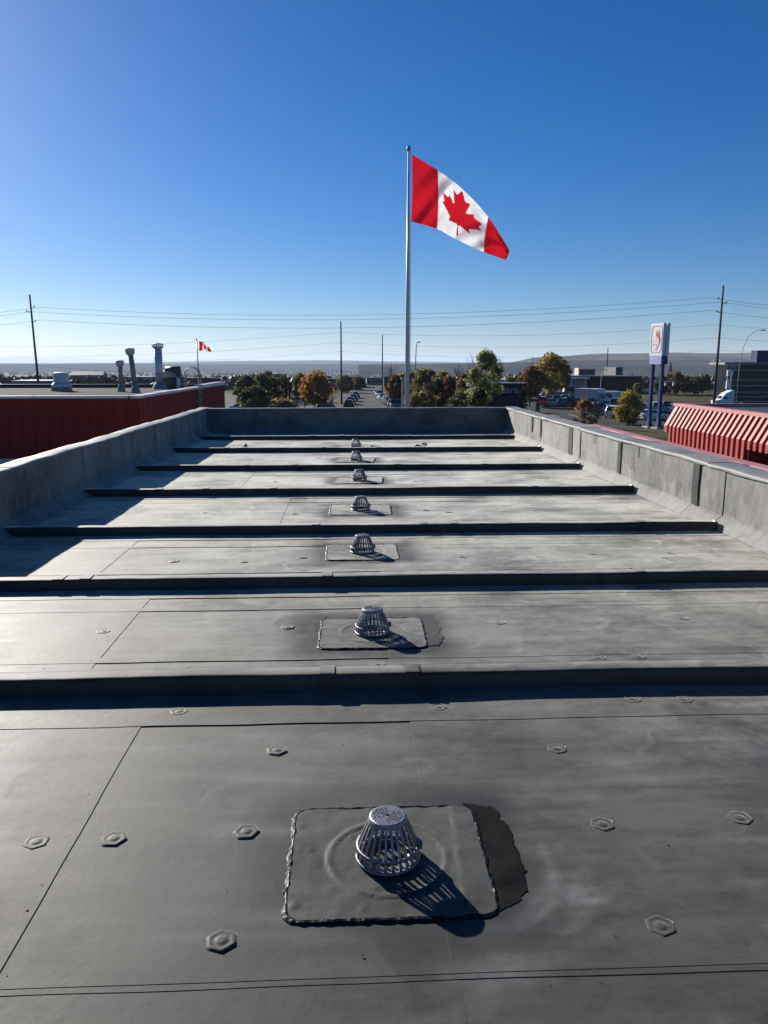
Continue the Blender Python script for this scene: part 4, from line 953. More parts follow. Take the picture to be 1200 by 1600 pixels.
# low blocks along the street and behind the left trees
def block(px0, px1, ytop, Y, m, label, roofm='grey_clad', nwin=4, dep=12):
    x0, x1 = X(px0, Y), X(px1, Y); h = zat(ytop, Y) - GZ; h += GZ - gz(Y); t = empty('low_building', ((x0 + x1) / 2, Y, gz(Y))); hw = (x1 - x0) / 2; tag(t, label, 'building')
    MB().box(-hw, hw, 0, dep, 0, h - 0.3).build('wall', m, t); MB().bevbox(-hw - 0.3, hw + 0.3, -0.3, dep + 0.3, h - 0.29, h, 0.05).build('roof', roofm, t)
    for k in range(nwin):
        cx = -hw + (k + 0.5) * 2 * hw / nwin; MB().box(cx - hw / nwin * 0.6, cx + hw / nwin * 0.6, -0.06, 0.05, h * 0.3, h * 0.72).build('window', 'bl_glass', t)
block(505, 545, 592, 240, 'dark_brick', 'dark low commercial block left of the street, behind the orange tree', 'darkmetal')
block(545, 562, 588, 262, 'grey_clad', 'grey taller bay of the street block left of the flagpole')
block(573, 600, 590, 300, 'grey_clad', 'grey block at the end of the street', 'darkmetal')
block(600, 626, 588, 265, 'navy', 'blue grey block right of the slim street pole', 'darkmetal')
block(395, 445, 584, 330, 'dark_brick', 'long dark low building above the dark green trees', 'pale_roof', 6)
block(20, 80, 594, 210, 'grey_clad', 'pale roofed shed beyond the gravel roof at far left', 'pale_roof', 5)
block(195, 235, 588, 260, 'beige', 'pale low shed seen between the vent pipes', 'pale_roof', 5)
block(290, 330, 590, 240, 'dark_brick', 'dark low shed behind the small flagpole', 'darkmetal', 4)
block(764, 800, 593, 170, 'beige', 'pale flat roofed building behind the navy restaurant', 'pale_roof', 4)

# ================================================================== VEHICLES
CARP = {}
def cpaint(c):
    if c not in CARP:
        CARP[c] = mat('car paint %s' % c, {'white': (0.7, 0.7, 0.7), 'silver': (0.4, 0.41, 0.43), 'black': (0.012, 0.012, 0.014), 'grey': (0.12, 0.125, 0.13), 'blue': (0.015, 0.04, 0.13), 'red': (0.3, 0.015, 0.015), 'beige': (0.35, 0.3, 0.22)}[c], 0.3, metal=0.0, var=0.03, coat=0.8)
    return CARP[c]
PROTO = {}
def car_meshes(kind):
    """returns list of (part name, MB, material or None for paint, smooth)"""
    L, Wd, zb, belt, top = {'sedan': (4.6, 0.9, 0.22, 0.93, 1.45), 'suv': (4.7, 0.94, 0.28, 1.08, 1.74), 'pickup': (5.7, 0.98, 0.34, 1.15, 1.88)}[kind]
    h = L / 2
    if kind == 'sedan': prof = [(-h, 0.55, 0.88), (-h + 0.08, zb, 0.95), (-h + 0.9, zb, 0.97), (-h + 1.5, zb, belt), (h - 1.4, zb, belt), (h - 0.5, zb, 0.82), (h - 0.08, zb, 0.68), (h, 0.42, 0.58)]; cab = [(-h + 0.55, -h + 1.35), (h - 1.35, h - 2.15)]
    elif kind == 'suv': prof = [(-h, 0.5, 1.0), (-h + 0.08, zb, 1.08), (-h + 1.2, zb, belt), (h - 1.3, zb, belt), (h - 0.5, zb, 1.0), (h - 0.07, zb, 0.85), (h, 0.5, 0.7)]; cab = [(-h + 0.08, -h + 0.42), (h - 1.25, h - 1.95)]
    else: prof = [(-h, 0.6, 1.05), (-h + 0.05, zb, 1.08), (-h + 1.9, zb, 1.08), (-h + 1.95, zb, belt), (h - 1.4, zb, belt), (h - 0.4, zb, 1.1), (h - 0.06, zb, 0.98), (h, 0.55, 0.8)]; cab = [(-h + 1.95, -h + 2.1), (h - 1.45, h - 2.2)]
    b = MB(); ring = []
    for (x, z0, z1) in prof:
        zm = z0 + (z1 - z0) * 0.55; tp = 0.9 if x in (prof[0][0], prof[-1][0]) else 1.0
        ring.append([(x, -Wd * 0.94 * tp, z0), (x, -Wd * tp, zm), (x, -Wd * 0.97 * tp, z1 - 0.06), (x, -Wd * 0.88 * tp, z1), (x, Wd * 0.88 * tp, z1), (x, Wd * 0.97 * tp, z1 - 0.06), (x, Wd * tp, zm), (x, Wd * 0.94 * tp, z0)])
    n = 8
    for r in ring: b.v += r
    for i in range(len(ring) - 1):
        for k in range(n): b.f.append((i * n + k, i * n + (k + 1) % n, (i + 1) * n + (k + 1) % n, (i + 1) * n + k)); b.mi.append(0)
    b.f.append(tuple(range(n - 1, -1, -1))); b.f.append(tuple((len(ring) - 1) * n + k for k in range(n))); b.mi += [0, 0]
    out = [('body', b, None, True)]
    (r0, r1), (f0, f1) = cab; g = MB(); wb, wt = Wd * 0.88, Wd * 0.68; zz = belt - 0.04
    g.add([(r0, -wb, zz), (f0, -wb, zz), (f0, wb, zz), (r0, wb, zz), (r1, -wt, top - 0.07), (f1, -wt, top - 0.07), (f1, wt, top - 0.07), (r1, wt, top - 0.07)], [(0, 1, 5, 4), (1, 2, 6, 5), (2, 3, 7, 6), (3, 0, 4, 7), (4, 5, 6, 7)])
    out.append(('windows', g, 'glass', False))
    rf = MB(); rf.add([(r1 - 0.04, -wt - 0.03, top - 0.08), (f1 + 0.06, -wt - 0.03, top - 0.08), (f1 + 0.06, wt + 0.03, top - 0.08), (r1 - 0.04, wt + 0.03, top - 0.08), (r1 + 0.12, -wt * 0.85, top), (f1 - 0.12, -wt * 0.85, top), (f1 - 0.12, wt * 0.85, top), (r1 + 0.12, wt * 0.85, top)], [(0, 1, 5, 4), (1, 2, 6, 5), (2, 3, 7, 6), (3, 0, 4, 7), (4, 5, 6, 7), (3, 2, 1, 0)])
    for s in (-1, 1):
        rf.tube([(r0, s * (wb + 0.005), zz), (r1, s * (wt + 0.01), top - 0.06)], 0.055, 5); rf.tube([(f0, s * (wb + 0.005), zz), (f1, s * (wt + 0.01), top - 0.06)], 0.04, 5)
        mx_ = (r0 + f0) / 2 - 0.1; rf.tube([(mx_, s * (wb + 0.008), zz), (mx_, s * (wt + 0.012), top - 0.06)], 0.035, 5)
    out.append(('roof', rf, None, False))
    for s in (-1, 1):
        for wx in (-h + 0.85, h - 0.9):
            wr = {'sedan': 0.33, 'suv': 0.37, 'pickup': 0.41}[kind]; wl = MB(); y0 = s * (Wd - 0.2); y1 = s * (Wd + 0.015)
            wl.tube([(wx, y0, wr), (wx, y1, wr)], wr, 18, 0); wl.tube([(wx, y1 - s * 0.02, wr), (wx, y1 + s * 0.012, wr)], wr * 0.62, 12, 1)
            out.append(('wheel', wl, ['tyre', 'chrome'], False))
    for s in (-1, 1):
        hl = MB(); z = prof[-1][2] - 0.02; hl.bevbox(h - 0.2, h + 0.005, s * Wd * 0.68 - 0.16, s * Wd * 0.68 + 0.16, z - 0.16, z + 0.02, 0.02); out.append(('headlight', hl, 'lamp_clear', False))
        tl = MB(); z = prof[0][2] - 0.08; tl.box(-h - 0.01, -h + 0.12, s * Wd * 0.74 - 0.12, s * Wd * 0.74 + 0.12, z - 0.2, z + 0.02); out.append(('tail_light', tl, 'lamp_red', False))
    if kind == 'pickup':
        bed = MB(); bed.box(-h + 0.12, -h + 1.88, -Wd * 0.8, Wd * 0.8, 1.081, 1.086); out.append(('bed', bed, 'darkmetal', False))
    return out
def car(kind, colour, loc, rz, label, group=None):
    key = (kind, colour)
    if key not in PROTO:
        r = empty('parked_' + ('pickup' if kind == 'pickup' else 'car')); 
        for (nm, mbd, m, sm_) in car_meshes(kind):
            o = mbd.build(nm, m if m is not None else cpaint(colour), r, smooth=False)
        PROTO[key] = r; t = r
    else: t = copy_tree(PROTO[key])
    t.location = loc; t.rotation_euler.z = rz
    tag(t, label, 'pickup' if kind == 'pickup' else 'car', group); return t
rc = random.Random(12)
def at_px(px, Y): p = on_ground(px, Y); p.z = GZ + 0.03; return p
# cars round the pylon sign and in the right-hand lot
for (px, Y, k, c, rz, lab) in [
    (1022, 106, 'sedan', 'white', 20, 'white sedan between the two blue sign legs'), (1026, 122, 'suv', 'silver', 80, 'silver car just behind the blue sign legs'), (1040, 124, 'suv', 'black', 85, 'black car right of the blue sign legs'),
    (1056, 122, 'sedan', 'white', 30, 'white sedan peeping above the left end of the red mansard'), (1008, 124, 'sedan', 'grey', 60, 'grey sedan left of the blue sign legs'),
    (934, 118, 'pickup', 'grey', 5, 'grey blue pickup right of the brown bush'), (955, 119, 'sedan', 'black', 20, 'black sedan between the pickup and the yellow bush'), (962, 111, 'suv', 'white', 62, 'white car touching the left edge of the yellow bush'),
    (975, 109, 'sedan', 'beige', 65, 'beige car half hidden by the yellow bush'), (947, 133, 'sedan', 'white', 75, 'white car in front of the white box truck'), (963, 134, 'suv', 'blue', 70, 'dark blue car in front of the smaller truck'),
    (925, 136, 'suv', 'black', 70, 'black car below the box truck')]:
    car(k, c, at_px(px, Y), R(rz), lab)
cols = ['black', 'grey', 'white', 'silver', 'black', 'blue', 'white', 'red', 'grey']
ORD = ['first', 'second', 'third', 'fourth', 'fifth', 'sixth', 'seventh', 'eighth', 'ninth', 'tenth']
n = 0
for (Y, xs) in ((142, range(850, 925, 13)), (158, range(846, 915, 12)), (176, range(852, 918, 11))):
    for kx, px in enumerate(xs):
        c = cols[(n * 5 + int(Y)) % 9]; n += 1
        nm = {142: 'front', 158: 'middle', 176: 'rear'}[Y]
        car(rc.choice(['sedan', 'suv', 'sedan']), c, at_px(px + rc.uniform(-2, 2), Y), R(rc.choice((78, 84, 260))), '%s car, %s from the left in the %s row left of the box truck' % (c, ORD[kx], nm), 'cars in the lot left of the box truck')
for i, (px, Y) in enumerate(((590, 196), (593, 182), (596.5, 168), (601, 160), (604, 152), (609, 146), (613, 139), (618, 133), (622, 150), (612, 172))):
    c = ['white', 'white', 'white', 'black', 'grey', 'black', 'silver', 'black', 'blue', 'white'][i]
    car(rc.choice(['sedan', 'suv']), c, at_px(px, Y), R(92 + rc.uniform(-4, 4) + (180 if i % 2 else 0)), '%s car in the line along the street by the flagpole, %s from its far end' % (c, ORD[[0, 1, 3, 4, 5, 7, 8, 9, 6, 2][i]]), 'cars parked along the street')
car('suv', 'black', at_px(514, 118), R(12), 'black car roof showing below the orange tree'); car('sedan', 'white', at_px(510, 112), R(8), 'white car just above the far parapet below the orange tree')
for i, (px, Y) in enumerate(((548, 150), (552, 163), (556, 178), (545, 138))):
    c = ('grey', 'black', 'grey', 'black')[i]; car('sedan', c, at_px(px, Y), R(88), '%s car on the left side of the street, %s from the far end' % (c, ORD[[2, 1, 0, 3][i]]), 'cars on the left of the street')
car('sedan', 'silver', at_px(380, 128), R(5), 'silver car under the dark green trees by the red wall end'); car('sedan', 'white', at_px(466, 150), R(10), 'white car behind the small spruces left of the orange tree')
car('suv', 'white', at_px(694, 101), R(3), 'white van roof above the far parapet right of the flagpole')
# lot stripes
for k in range(14):
    o = MB().box(-0.06, 0.06, 0, 5.2, 0, 0.006).build('parking_line', 'paint', lot); o.location = (-7 + k * 0.0 + 0, 100 + k * 5.5, GZ + 0.036); o.rotation_euler.z = R(80)
for k in range(16):
    o = MB().box(-0.06, 0.06, 0, 5.2, 0, 0.006).build('parking_line', 'paint', lot); o.location = (28 + k * 2.8, 112, GZ + 0.036)
# trucks
def box_truck(px, Y, rz, bl, bh, label):
    t = empty('box_truck', tuple(at_px(px, Y)), R(rz)); tag(t, label, 'truck')
    MB().bevbox(-bl, 0.6, -1.2, 1.2, 0.95, 0.95 + bh, 0.05).build('cargo_box', 'sign_white', t)
    MB().box(-bl + 0.1, 2.4, -0.45, 0.45, 0.55, 0.93).build('chassis', 'darkmetal', t)
    c = MB(); c.add([(0.7, -1.05, 0.6), (2.7, -1.05, 0.6), (2.75, -1.05, 1.35), (1.9, -0.98, 2.3), (0.7, -0.98, 2.35), (0.7, 1.05, 0.6), (2.7, 1.05, 0.6), (2.75, 1.05, 1.35), (1.9, 0.98, 2.3), (0.7, 0.98, 2.35)],
                     [(0, 1, 2, 3, 4), (9, 8, 7, 6, 5), (0, 5, 6, 1), (1, 6, 7, 2), (2, 7, 8, 3), (3, 8, 9, 4), (4, 9, 5, 0)]); cabo = c.build('cab', 'sign_white', t)
    MB().add([(2.72, -0.9, 1.42), (2.72, 0.9, 1.42), (1.96, 0.86, 2.24), (1.96, -0.86, 2.24)], [(0, 1, 2, 3)]).build('windscreen', 'glass', cabo)
    for s in (-1, 1): MB().add([(1.0, s * 1.06, 1.4), (2.3, s * 1.06, 1.4), (1.85, s * 1.0, 2.15), (1.0, s * 1.0, 2.15)], [(0, 1, 2, 3) if s < 0 else (3, 2, 1, 0)]).build('side_window', 'glass', cabo)
    for wx in (1.9, -bl + 1.0):
        for s in (-1, 1):
            w_ = MB(); w_.tube([(wx, s * 0.75, 0.45), (wx, s * 1.1, 0.45)], 0.45, 16, 0); w_.tube([(wx, s * 1.09, 0.45), (wx, s * 1.12, 0.45)], 0.25, 12, 1); w_.build('wheel', ['tyre', 'chrome'], t)
box_truck(936, 146, -52, 4.6, 2.1, 'white box truck with tall square cargo box in the car park'); box_truck(962, 150, -25, 3.4, 1.5, 'smaller white van body truck right of the tall box truck')
t = empty('semi_tractor', tuple(at_px(1136, 140)), R(180)); t.scale = (0.78, 0.78, 0.78); tag(t, 'white semi truck tractor with sloped roof fairing behind the red mansard', 'truck')
c = MB(); sp = [(2.9, 0.6), (3.0, 1.35), (1.7, 1.7), (1.2, 2.5), (0.6, 3.1), (-0.8, 3.75), (-1.3, 3.8), (-1.3, 0.6)]
c.add([(x, -1.2, z) for x, z in sp] + [(x, 1.2, z) for x, z in sp], [tuple(range(8)), tuple(range(15, 7, -1))] + [(i, 8 + i, 8 + (i + 1) % 8, (i + 1) % 8) for i in range(8)]); cabo = c.build('cab', 'sign_white', t)
for s in (-1, 1):
    MB().box(0.25, 1.0, min(s * 1.19, s * 1.22), max(s * 1.19, s * 1.22), 1.75, 2.35).build('side_window', 'glass', cabo); MB().box(-0.75, -0.35, min(s * 1.19, s * 1.22), max(s * 1.19, s * 1.22), 2.0, 2.25).build('side_window', 'glass', cabo)
MB().add([(1.68, -1.05, 1.78), (1.68, 1.05, 1.78), (1.24, 1.0, 2.46), (1.24, -1.0, 2.46)], [(0, 1, 2, 3)]).build('windscreen', 'glass', cabo)
MB().box(-4.2, 2.6, -0.5, 0.5, 0.6, 0.95).build('chassis', 'darkmetal', t); MB().tube([(-1.45, 0.9, 0.9), (-1.45, 0.9, 3.6)], 0.09, 8).build('exhaust_stack', 'chrome', t)
for wx in (2.1, -2.4, -3.6):
    for s in (-1, 1):
        w_ = MB(); w_.tube([(wx, s * 0.75, 0.52), (wx, s * 1.2, 0.52)], 0.52, 16, 0); w_.tube([(wx, s * 1.19, 0.52), (wx, s * 1.22, 0.52)], 0.28, 12, 1); w_.build('wheel', ['tyre', 'chrome'], t)

# ================================================================== TREES
def leaf_mat(name, a, c, tr=0.5):
    m = bpy.data.materials.new(name); m.use_nodes = True; n = m.node_tree; L = n.links.new; b = n.nodes['Principled BSDF']
    at = n.nodes.new('ShaderNodeAttribute'); at.attribute_name = 'tone'; rp = n.nodes.new('ShaderNodeValToRGB')
    rp.color_ramp.elements[0].color = (*a, 1); rp.color_ramp.elements[1].color = (*c, 1); L(at.outputs['Fac'], rp.inputs[0]); L(rp.outputs[0], b.inputs['Base Color'])
    b.inputs['Roughness'].default_value = 0.6; b.inputs['Specular IOR Level'].default_value = 0.3
    t = n.nodes.new('ShaderNodeBsdfTranslucent'); L(rp.outputs[0], t.inputs[0]); ms = n.nodes.new('ShaderNodeMixShader'); ms.inputs[0].default_value = tr
    L(b.outputs[0], ms.inputs[1]); L(t.outputs[0], ms.inputs[2]); L(ms.outputs[0], n.nodes['Material Output'].inputs['Surface']); return m
M['l_dark'] = leaf_mat('dark green leaves', (0.026, 0.034, 0.015), (0.13, 0.14, 0.05)); M['l_olive'] = leaf_mat('olive autumn leaves', (0.07, 0.063, 0.026), (0.28, 0.23, 0.075))
M['l_green'] = leaf_mat('light green leaves', (0.09, 0.105, 0.03), (0.36, 0.38, 0.13)); M['l_orange'] = leaf_mat('orange autumn leaves', (0.27, 0.11, 0.014), (0.55, 0.28, 0.04))
M['l_yellow'] = leaf_mat('yellow autumn leaves', (0.14, 0.115, 0.02), (0.46, 0.36, 0.07)); M['l_brown'] = leaf_mat('brown autumn leaves', (0.08, 0.042, 0.018), (0.27, 0.15, 0.06)); M['l_spruce'] = leaf_mat('spruce needles', (0.008, 0.014, 0.01), (0.028, 0.038, 0.026), 0.1)
M['bark'] = mat('bark', (0.06, 0.048, 0.038), 0.9, var=0.3, scale=5); M['twig'] = mat('bare twigs', (0.10, 0.085, 0.07), 0.9)
def add_leaves(b, tones, rnd, centers, rad, count, size):
    for (c, cr, ct) in centers:
        for _ in range(count):
            d = Vector((rnd.gauss(0, 1), rnd.gauss(0, 1), rnd.gauss(0, 0.8))).normalized() * (cr * rnd.random() ** 0.45)
            p = c + d; a = Vector((rnd.uniform(-1, 1), rnd.uniform(-1, 1), rnd.uniform(-1, 1))).normalized(); u = a.orthogonal().normalized(); u.rotate(Matrix.Rotation(rnd.random() * 6.28, 3, a)); v = a.cross(u)
            s = size * rnd.uniform(0.6, 1.4); u = u * s; v = v * s * 0.7
            o = len(b.v); b.v += [tuple(p - u), tuple(p - v), tuple(p + u), tuple(p + v)]; b.f.append((o, o + 1, o + 2, o + 3)); b.mi.append(0)
            tt = min(1, max(0, ct + rnd.uniform(-0.28, 0.28))); tones += [tt] * 4
def tree(px, Y, ytop, wpx, m, label, cat='tree', name=None, dens=1.0, low=0.25, twigs=0, seed=0, shape=0.5, leafs=0.17, multi=1):
    rnd = random.Random(seed + int(px * 13) + int(Y)); g = on_ground(px, Y); H = zat(ytop, Y, px) - GZ; Wr = wpx * 1.2 / 2 * Y / F_PX
    t = empty(name or ('leafy_tree' if cat == 'tree' else 'shrub'), tuple(g), rnd.random() * 6); tag(t, label, cat, 'trees and shrubs around the lots')
    tb = MB(); r0 = max(0.05, H * 0.02)
    tips = []
    for k in range(multi):
        ox, oy = (rnd.uniform(-.3, .3) * Wr, rnd.uniform(-.3, .3) * Wr) if multi > 1 else (0, 0)
        tb.tube([(ox * .3, oy * .3, 0), (ox * .6 + rnd.uniform(-.1, .1), oy * .6, H * 0.35), (ox, oy, H * 0.75)], [r0, r0 * 0.7, r0 * 0.25], 8)
        for q in range(6):
            z = H * rnd.uniform(max(0.15, low), 0.62); a = rnd.random() * 6.28; l = Wr * rnd.uniform(0.5, 0.85)
            tb.tube([(ox * .6, oy * .6, z), (ox * .6 + l * 0.5 * math.cos(a), oy * .6 + l * 0.5 * math.sin(a), z + l * 0.45), (ox * .6 + l * math.cos(a), oy * .6 + l * math.sin(a), z + l * 0.7)], [r0 * 0.45, r0 * 0.3, r0 * 0.12], 5)
    tb.build('trunk', 'bark', t, smooth=True)
    cs = []; nC = int(64 * dens)
    zc = H * (1 + low) / 2; rz_ = H * (1 - low) / 2
    for _ in range(nC):
        a = rnd.random() * 6.28; u = rnd.uniform(-1, 1); rr_ = math.sqrt(max(0, 1 - abs(u) ** 2.2)) * (1 - shape * max(0, u) * 0.35) * rnd.uniform(0.35, 1.0) ** 0.6
        cs.append((Vector((Wr * 0.86 * rr_ * math.cos(a), Wr * 0.86 * rr_ * math.sin(a), zc + rz_ * 0.93 * u)), Wr * rnd.uniform(0.18, 0.36), rnd.random()))
    b = MB(); tones = []; add_leaves(b, tones, rnd, cs, 0, 84, leafs * max(0.6, min(1.4, Y / 120)))
    b.build('crown', m, t, attrs={'tone': tones})
    if twigs:
        tw = MB()
        for _ in range(twigs):
            a = rnd.random() * 6.28; r = Wr * 0.8 * math.sqrt(rnd.random()); z = H * rnd.uniform(0.6, 0.88); p = Vector((r * math.cos(a), r * math.sin(a), z)); d = Vector((math.cos(a) * 0.4, math.sin(a) * 0.4, 1)) * rnd.uniform(0.07, 0.15) * H
            tw.tube([p, p + d * 0.6 + Vector((rnd.uniform(-.1, .1), rnd.uniform(-.1, .1), 0)), p + d], [0.022, 0.014, 0.006], 3)
        tw.build('twigs', 'twig', t)
    return t
def bare(px, Y, ytop, wpx, label, n=60, seed=0, cat='tree', m='twig'):
    rnd = random.Random(seed + int(px)); g = on_ground(px, Y); H = zat(ytop, Y, px) - GZ; Wr = wpx / 2 * Y / F_PX; t = empty('bare_tree' if cat == 'tree' else 'bare_shrub', tuple(g)); tag(t, label, cat, 'trees and shrubs around the lots')
    MB().tube([(0, 0, 0), (0, 0, H * 0.5), (0.1, 0, H * 0.95)], [0.02 * H, 0.012 * H, 0.003 * H], 8).build('trunk', 'bark', t)
    b = MB()
    for _ in range(n):
        z = H * rnd.uniform(0.12, 0.8); a = rnd.random() * 6.28; l = Wr * rnd.uniform(0.5, 1.0) * (1.1 - 0.5 * z / H); e = Vector((l * math.cos(a), l * math.sin(a), z + min(H * 0.97 - z, l * rnd.uniform(0.6, 1.3))))
        s = Vector((0, 0, z)); mdl = s.lerp(e, 0.5) + Vector((0, 0, -0.06 * l)); b.tube([s, mdl, e], [0.04, 0.028, 0.008], 4)
        for _k in range(4):
            q = mdl.lerp(e, rnd.random()); f = q + Vector((rnd.uniform(-1, 1), rnd.uniform(-1, 1), rnd.uniform(0.2, 1.2))) * l * 0.22; b.tube([q, f], [0.018, 0.006], 3)
    b.build('branches', m, t); return t
def spruce(px, Y, ytop, wpx, label, seed=0):
    rnd = random.Random(seed + int(px)); g = on_ground(px, Y); H = zat(ytop, Y, px) - GZ; Wr = wpx / 2 * Y / F_PX; t = empty('spruce_tree', tuple(g)); tag(t, label, 'tree', 'trees and shrubs around the lots')
    MB().tube([(0, 0, 0), (0, 0, H)], [0.02 * H, 0.01], 8).build('trunk', 'bark', t); b = MB(); tones = []
    z = H * 0.06
    while z < H * 0.985:
        R_ = Wr * (1 - z / H) ** 0.85 * rnd.uniform(0.82, 1.08); nb = 9
        for k in range(nb):
            a = 6.283 * k / nb + rnd.uniform(-.3, .3); ca, sa = math.cos(a), math.sin(a); l = R_ * rnd.uniform(0.75, 1.12)
            for q in range(7):
                f = (q + 0.6) / 7; p = Vector((l * f * ca, l * f * sa, z - l * 0.28 * f * f + 0.04)); w_ = (0.10 + 0.16 * (1 - f)) * Wr * 0.9
                for s in (-1, 1):
                    e = p + Vector((ca * 0.10 * Wr - s * sa * w_, sa * 0.10 * Wr + s * ca * w_, -0.08 * Wr + rnd.uniform(-.05, .05))); o = len(b.v); d = Vector((ca, sa, 0)) * 0.05 * Wr
                    b.v += [tuple(p - d), tuple(p + d), tuple(e + d * 0.5), tuple(e - d * 0.5)]; b.f.append((o, o + 1, o + 2, o + 3)); b.mi.append(0); tones += [rnd.random()] * 4
        z += H * 0.042 * (1.1 - 0.5 * z / H)
    b.build('crown', 'l_spruce', t, attrs={'tone': tones}); return t
# left cluster
tree(385, 120, 588, 34, 'l_dark', 'dark green tree at the end of the red wall', seed=1); tree(408, 126, 586, 34, 'l_dark', 'dark olive tree second from the red wall end', seed=2); tree(428, 130, 590, 30, 'l_olive', 'dull olive tree in the left cluster, before the spruces', seed=3, dens=0.8)
tree(397, 112, 606, 40, 'l_dark', 'low dark bushy tree in front of the left cluster', seed=4); tree(438, 136, 588, 26, 'l_dark', 'narrow dark tree behind the left spruces', seed=5)
spruce(452, 118, 592, 22, 'dark spruce left of the orange tree, the nearer of two'); spruce(462, 128, 594, 16, 'slim dark spruce beside the orange tree, the farther of two')
tree(494, 128, 583, 42, 'l_orange', 'bright orange autumn tree left of the street', seed=6, low=0.18, dens=1.3, shape=0.8); tree(476, 134, 590, 20, 'l_brown', 'thin brown tree left of the orange tree', seed=7, dens=0.5)
bare(518, 140, 588, 34, 'bare brownish tree right of the orange tree', 50, m='twig'); tree(440, 108, 626, 44, 'l_olive', 'pale low hedge bush at the foot of the left trees', cat='shrub', low=0.05, seed=8)
# by the flagpole
tree(618, 140, 588, 26, 'l_brown', 'orange brown tree just left of the tall flagpole', seed=9, dens=0.9); bare(611, 150, 562, 30, 'tall bare tree left of the tall flagpole', 60)
tree(661, 96, 578, 40, 'l_olive', 'olive tree just right of the tall flagpole', seed=10, low=0.1); tree(655, 92, 612, 34, 'l_olive', 'pale olive bush right of the flagpole above the parapet', cat='shrub', low=0.05, seed=11, dens=0.7)
tree(683, 100, 590, 40, 'l_dark', 'dark bushy tree behind the white van roof', seed=12, low=0.1); tree(704, 98, 588, 36, 'l_brown', 'reddish brown tree in the middle of the thicket', seed=13, low=0.15); bare(716, 104, 562, 34, 'bare topped tree in the middle of the thicket', 60)
tree(728, 92, 583, 32, 'l_brown', 'brown orange tree left of the light green tree', seed=14, low=0.2); tree(722, 84, 608, 46, 'l_dark', 'dark bush in front of the thicket', cat='shrub', low=0.05, seed=15); bare(728, 74, 612, 30, 'bare grey shrub just above the far parapet corner', 70, cat='shrub')
tree(757, 78, 551, 54, 'l_green', 'tall light green tree with twiggy top beside the navy restaurant', seed=16, low=0.42, twigs=90, dens=0.9, leafs=0.2); tree(748, 74, 606, 30, 'l_dark', 'dark bush under the light green tree', cat='shrub', low=0.05, seed=17)
tree(642, 130, 580, 22, 'l_olive', 'olive tree behind the flagpole shaft', seed=18)
for i, (px, Y, yt, wd, mm, lb_) in enumerate(((540, 215, 588, 26, 'l_olive', 'dull olive tree behind the plain street pole'), (560, 235, 590, 22, 'l_brown', 'brown tree at the left of the street end'), (630, 175, 584, 24, 'l_yellow', 'yellowish tree behind the lot light by the flagpole'),
    (648, 165, 578, 26, 'l_dark', 'dark tree behind the short armed street lamp'), (672, 150, 577, 30, 'l_olive', 'olive brown tree at the back of the thicket, left part'), (694, 140, 582, 30, 'l_yellow', 'yellow olive tree at the back of the thicket, middle part'), (742, 120, 577, 34, 'l_olive', 'rusty olive tree behind the light green tree'),
    (770, 130, 588, 26, 'l_green', 'greenish tree right behind the light green tree'), (800, 165, 590, 26, 'l_olive', 'olive tree above the navy restaurant roof'), (470, 165, 586, 26, 'l_olive', 'olive tree behind the two left spruces'), (420, 170, 583, 34, 'l_olive', 'pale olive tree crown behind the left cluster'))):
    tree(px, Y, yt, wd, mm, lb_, seed=60 + i, low=0.12, dens=0.9, leafs=0.15)
# right of the restaurant
tree(829, 140, 574, 40, 'l_brown', 'reddish brown tree right of the navy restaurant', seed=19, low=0.25); tree(858, 146, 556, 54, 'l_yellow', 'large yellow green tree left of the beige sign front', seed=20, low=0.24, dens=0.9, leafs=0.19); tree(868, 150, 560, 44, 'l_dark', 'dark green side tree joined behind the yellow green tree', seed=21, low=0.3)
spruce(818, 72, 607, 40, 'dark spruce in front of the navy restaurant', 3); spruce(841, 78, 622, 22, 'short dark spruce right of the larger one', 4)
tree(916, 84, 624, 34, 'l_brown', 'rusty brown shrub in front of the parked pickup', cat='shrub', low=0.05, seed=22, dens=0.7, leafs=0.12, multi=4); bare(935, 92, 622, 30, 'bare twiggy shrub beside the rusty shrub', 50, cat='shrub')
tree(985, 97, 612, 40, 'l_yellow', 'golden yellow shrub left of the blue sign legs', cat='shrub', low=0.04, seed=23, dens=1.2, leafs=0.14, multi=3); tree(996, 98, 597, 14, 'l_yellow', 'narrow yellow shoot at the right side of the golden shrub', cat='shrub', low=0.2, seed=24, dens=0.4, leafs=0.12)
for i, px in enumerate((1034, 1046, 1058, 1072, 1086, 1099)):
    tree(px, 192 + 4 * (i % 2), (588, 584, 581, 588, 590, 586)[i], 22, ('l_dark', 'l_olive', 'l_brown', 'l_olive', 'l_dark', 'l_olive')[i], '%s tree in the grass row behind the blue sign, %s from the sign' % (('dark', 'olive', 'orange brown', 'olive', 'dark', 'olive')[i], ('first', 'second', 'third', 'fourth', 'fifth', 'last')[i]), seed=30 + i, low=0.15, dens=0.7, leafs=0.16)
spruce(1046, 215, 566, 16, 'dark spruce rising above the tree row right of the pylon sign', 5)
for i, px in enumerate((121, 138, 165, 180)): spruce(px, 190 + 9 * i, (590, 588, 586, 590)[i], 16, 'dark spruce beyond the gravel roof, %s from the left' % ('first', 'second', 'third', 'fourth')[i], 8 + i)
spruce(797, 190, 583, 18, 'spruce above the pale roof behind the restaurant', 14); spruce(812, 196, 580, 16, 'spruce right of another above the pale roof', 15)

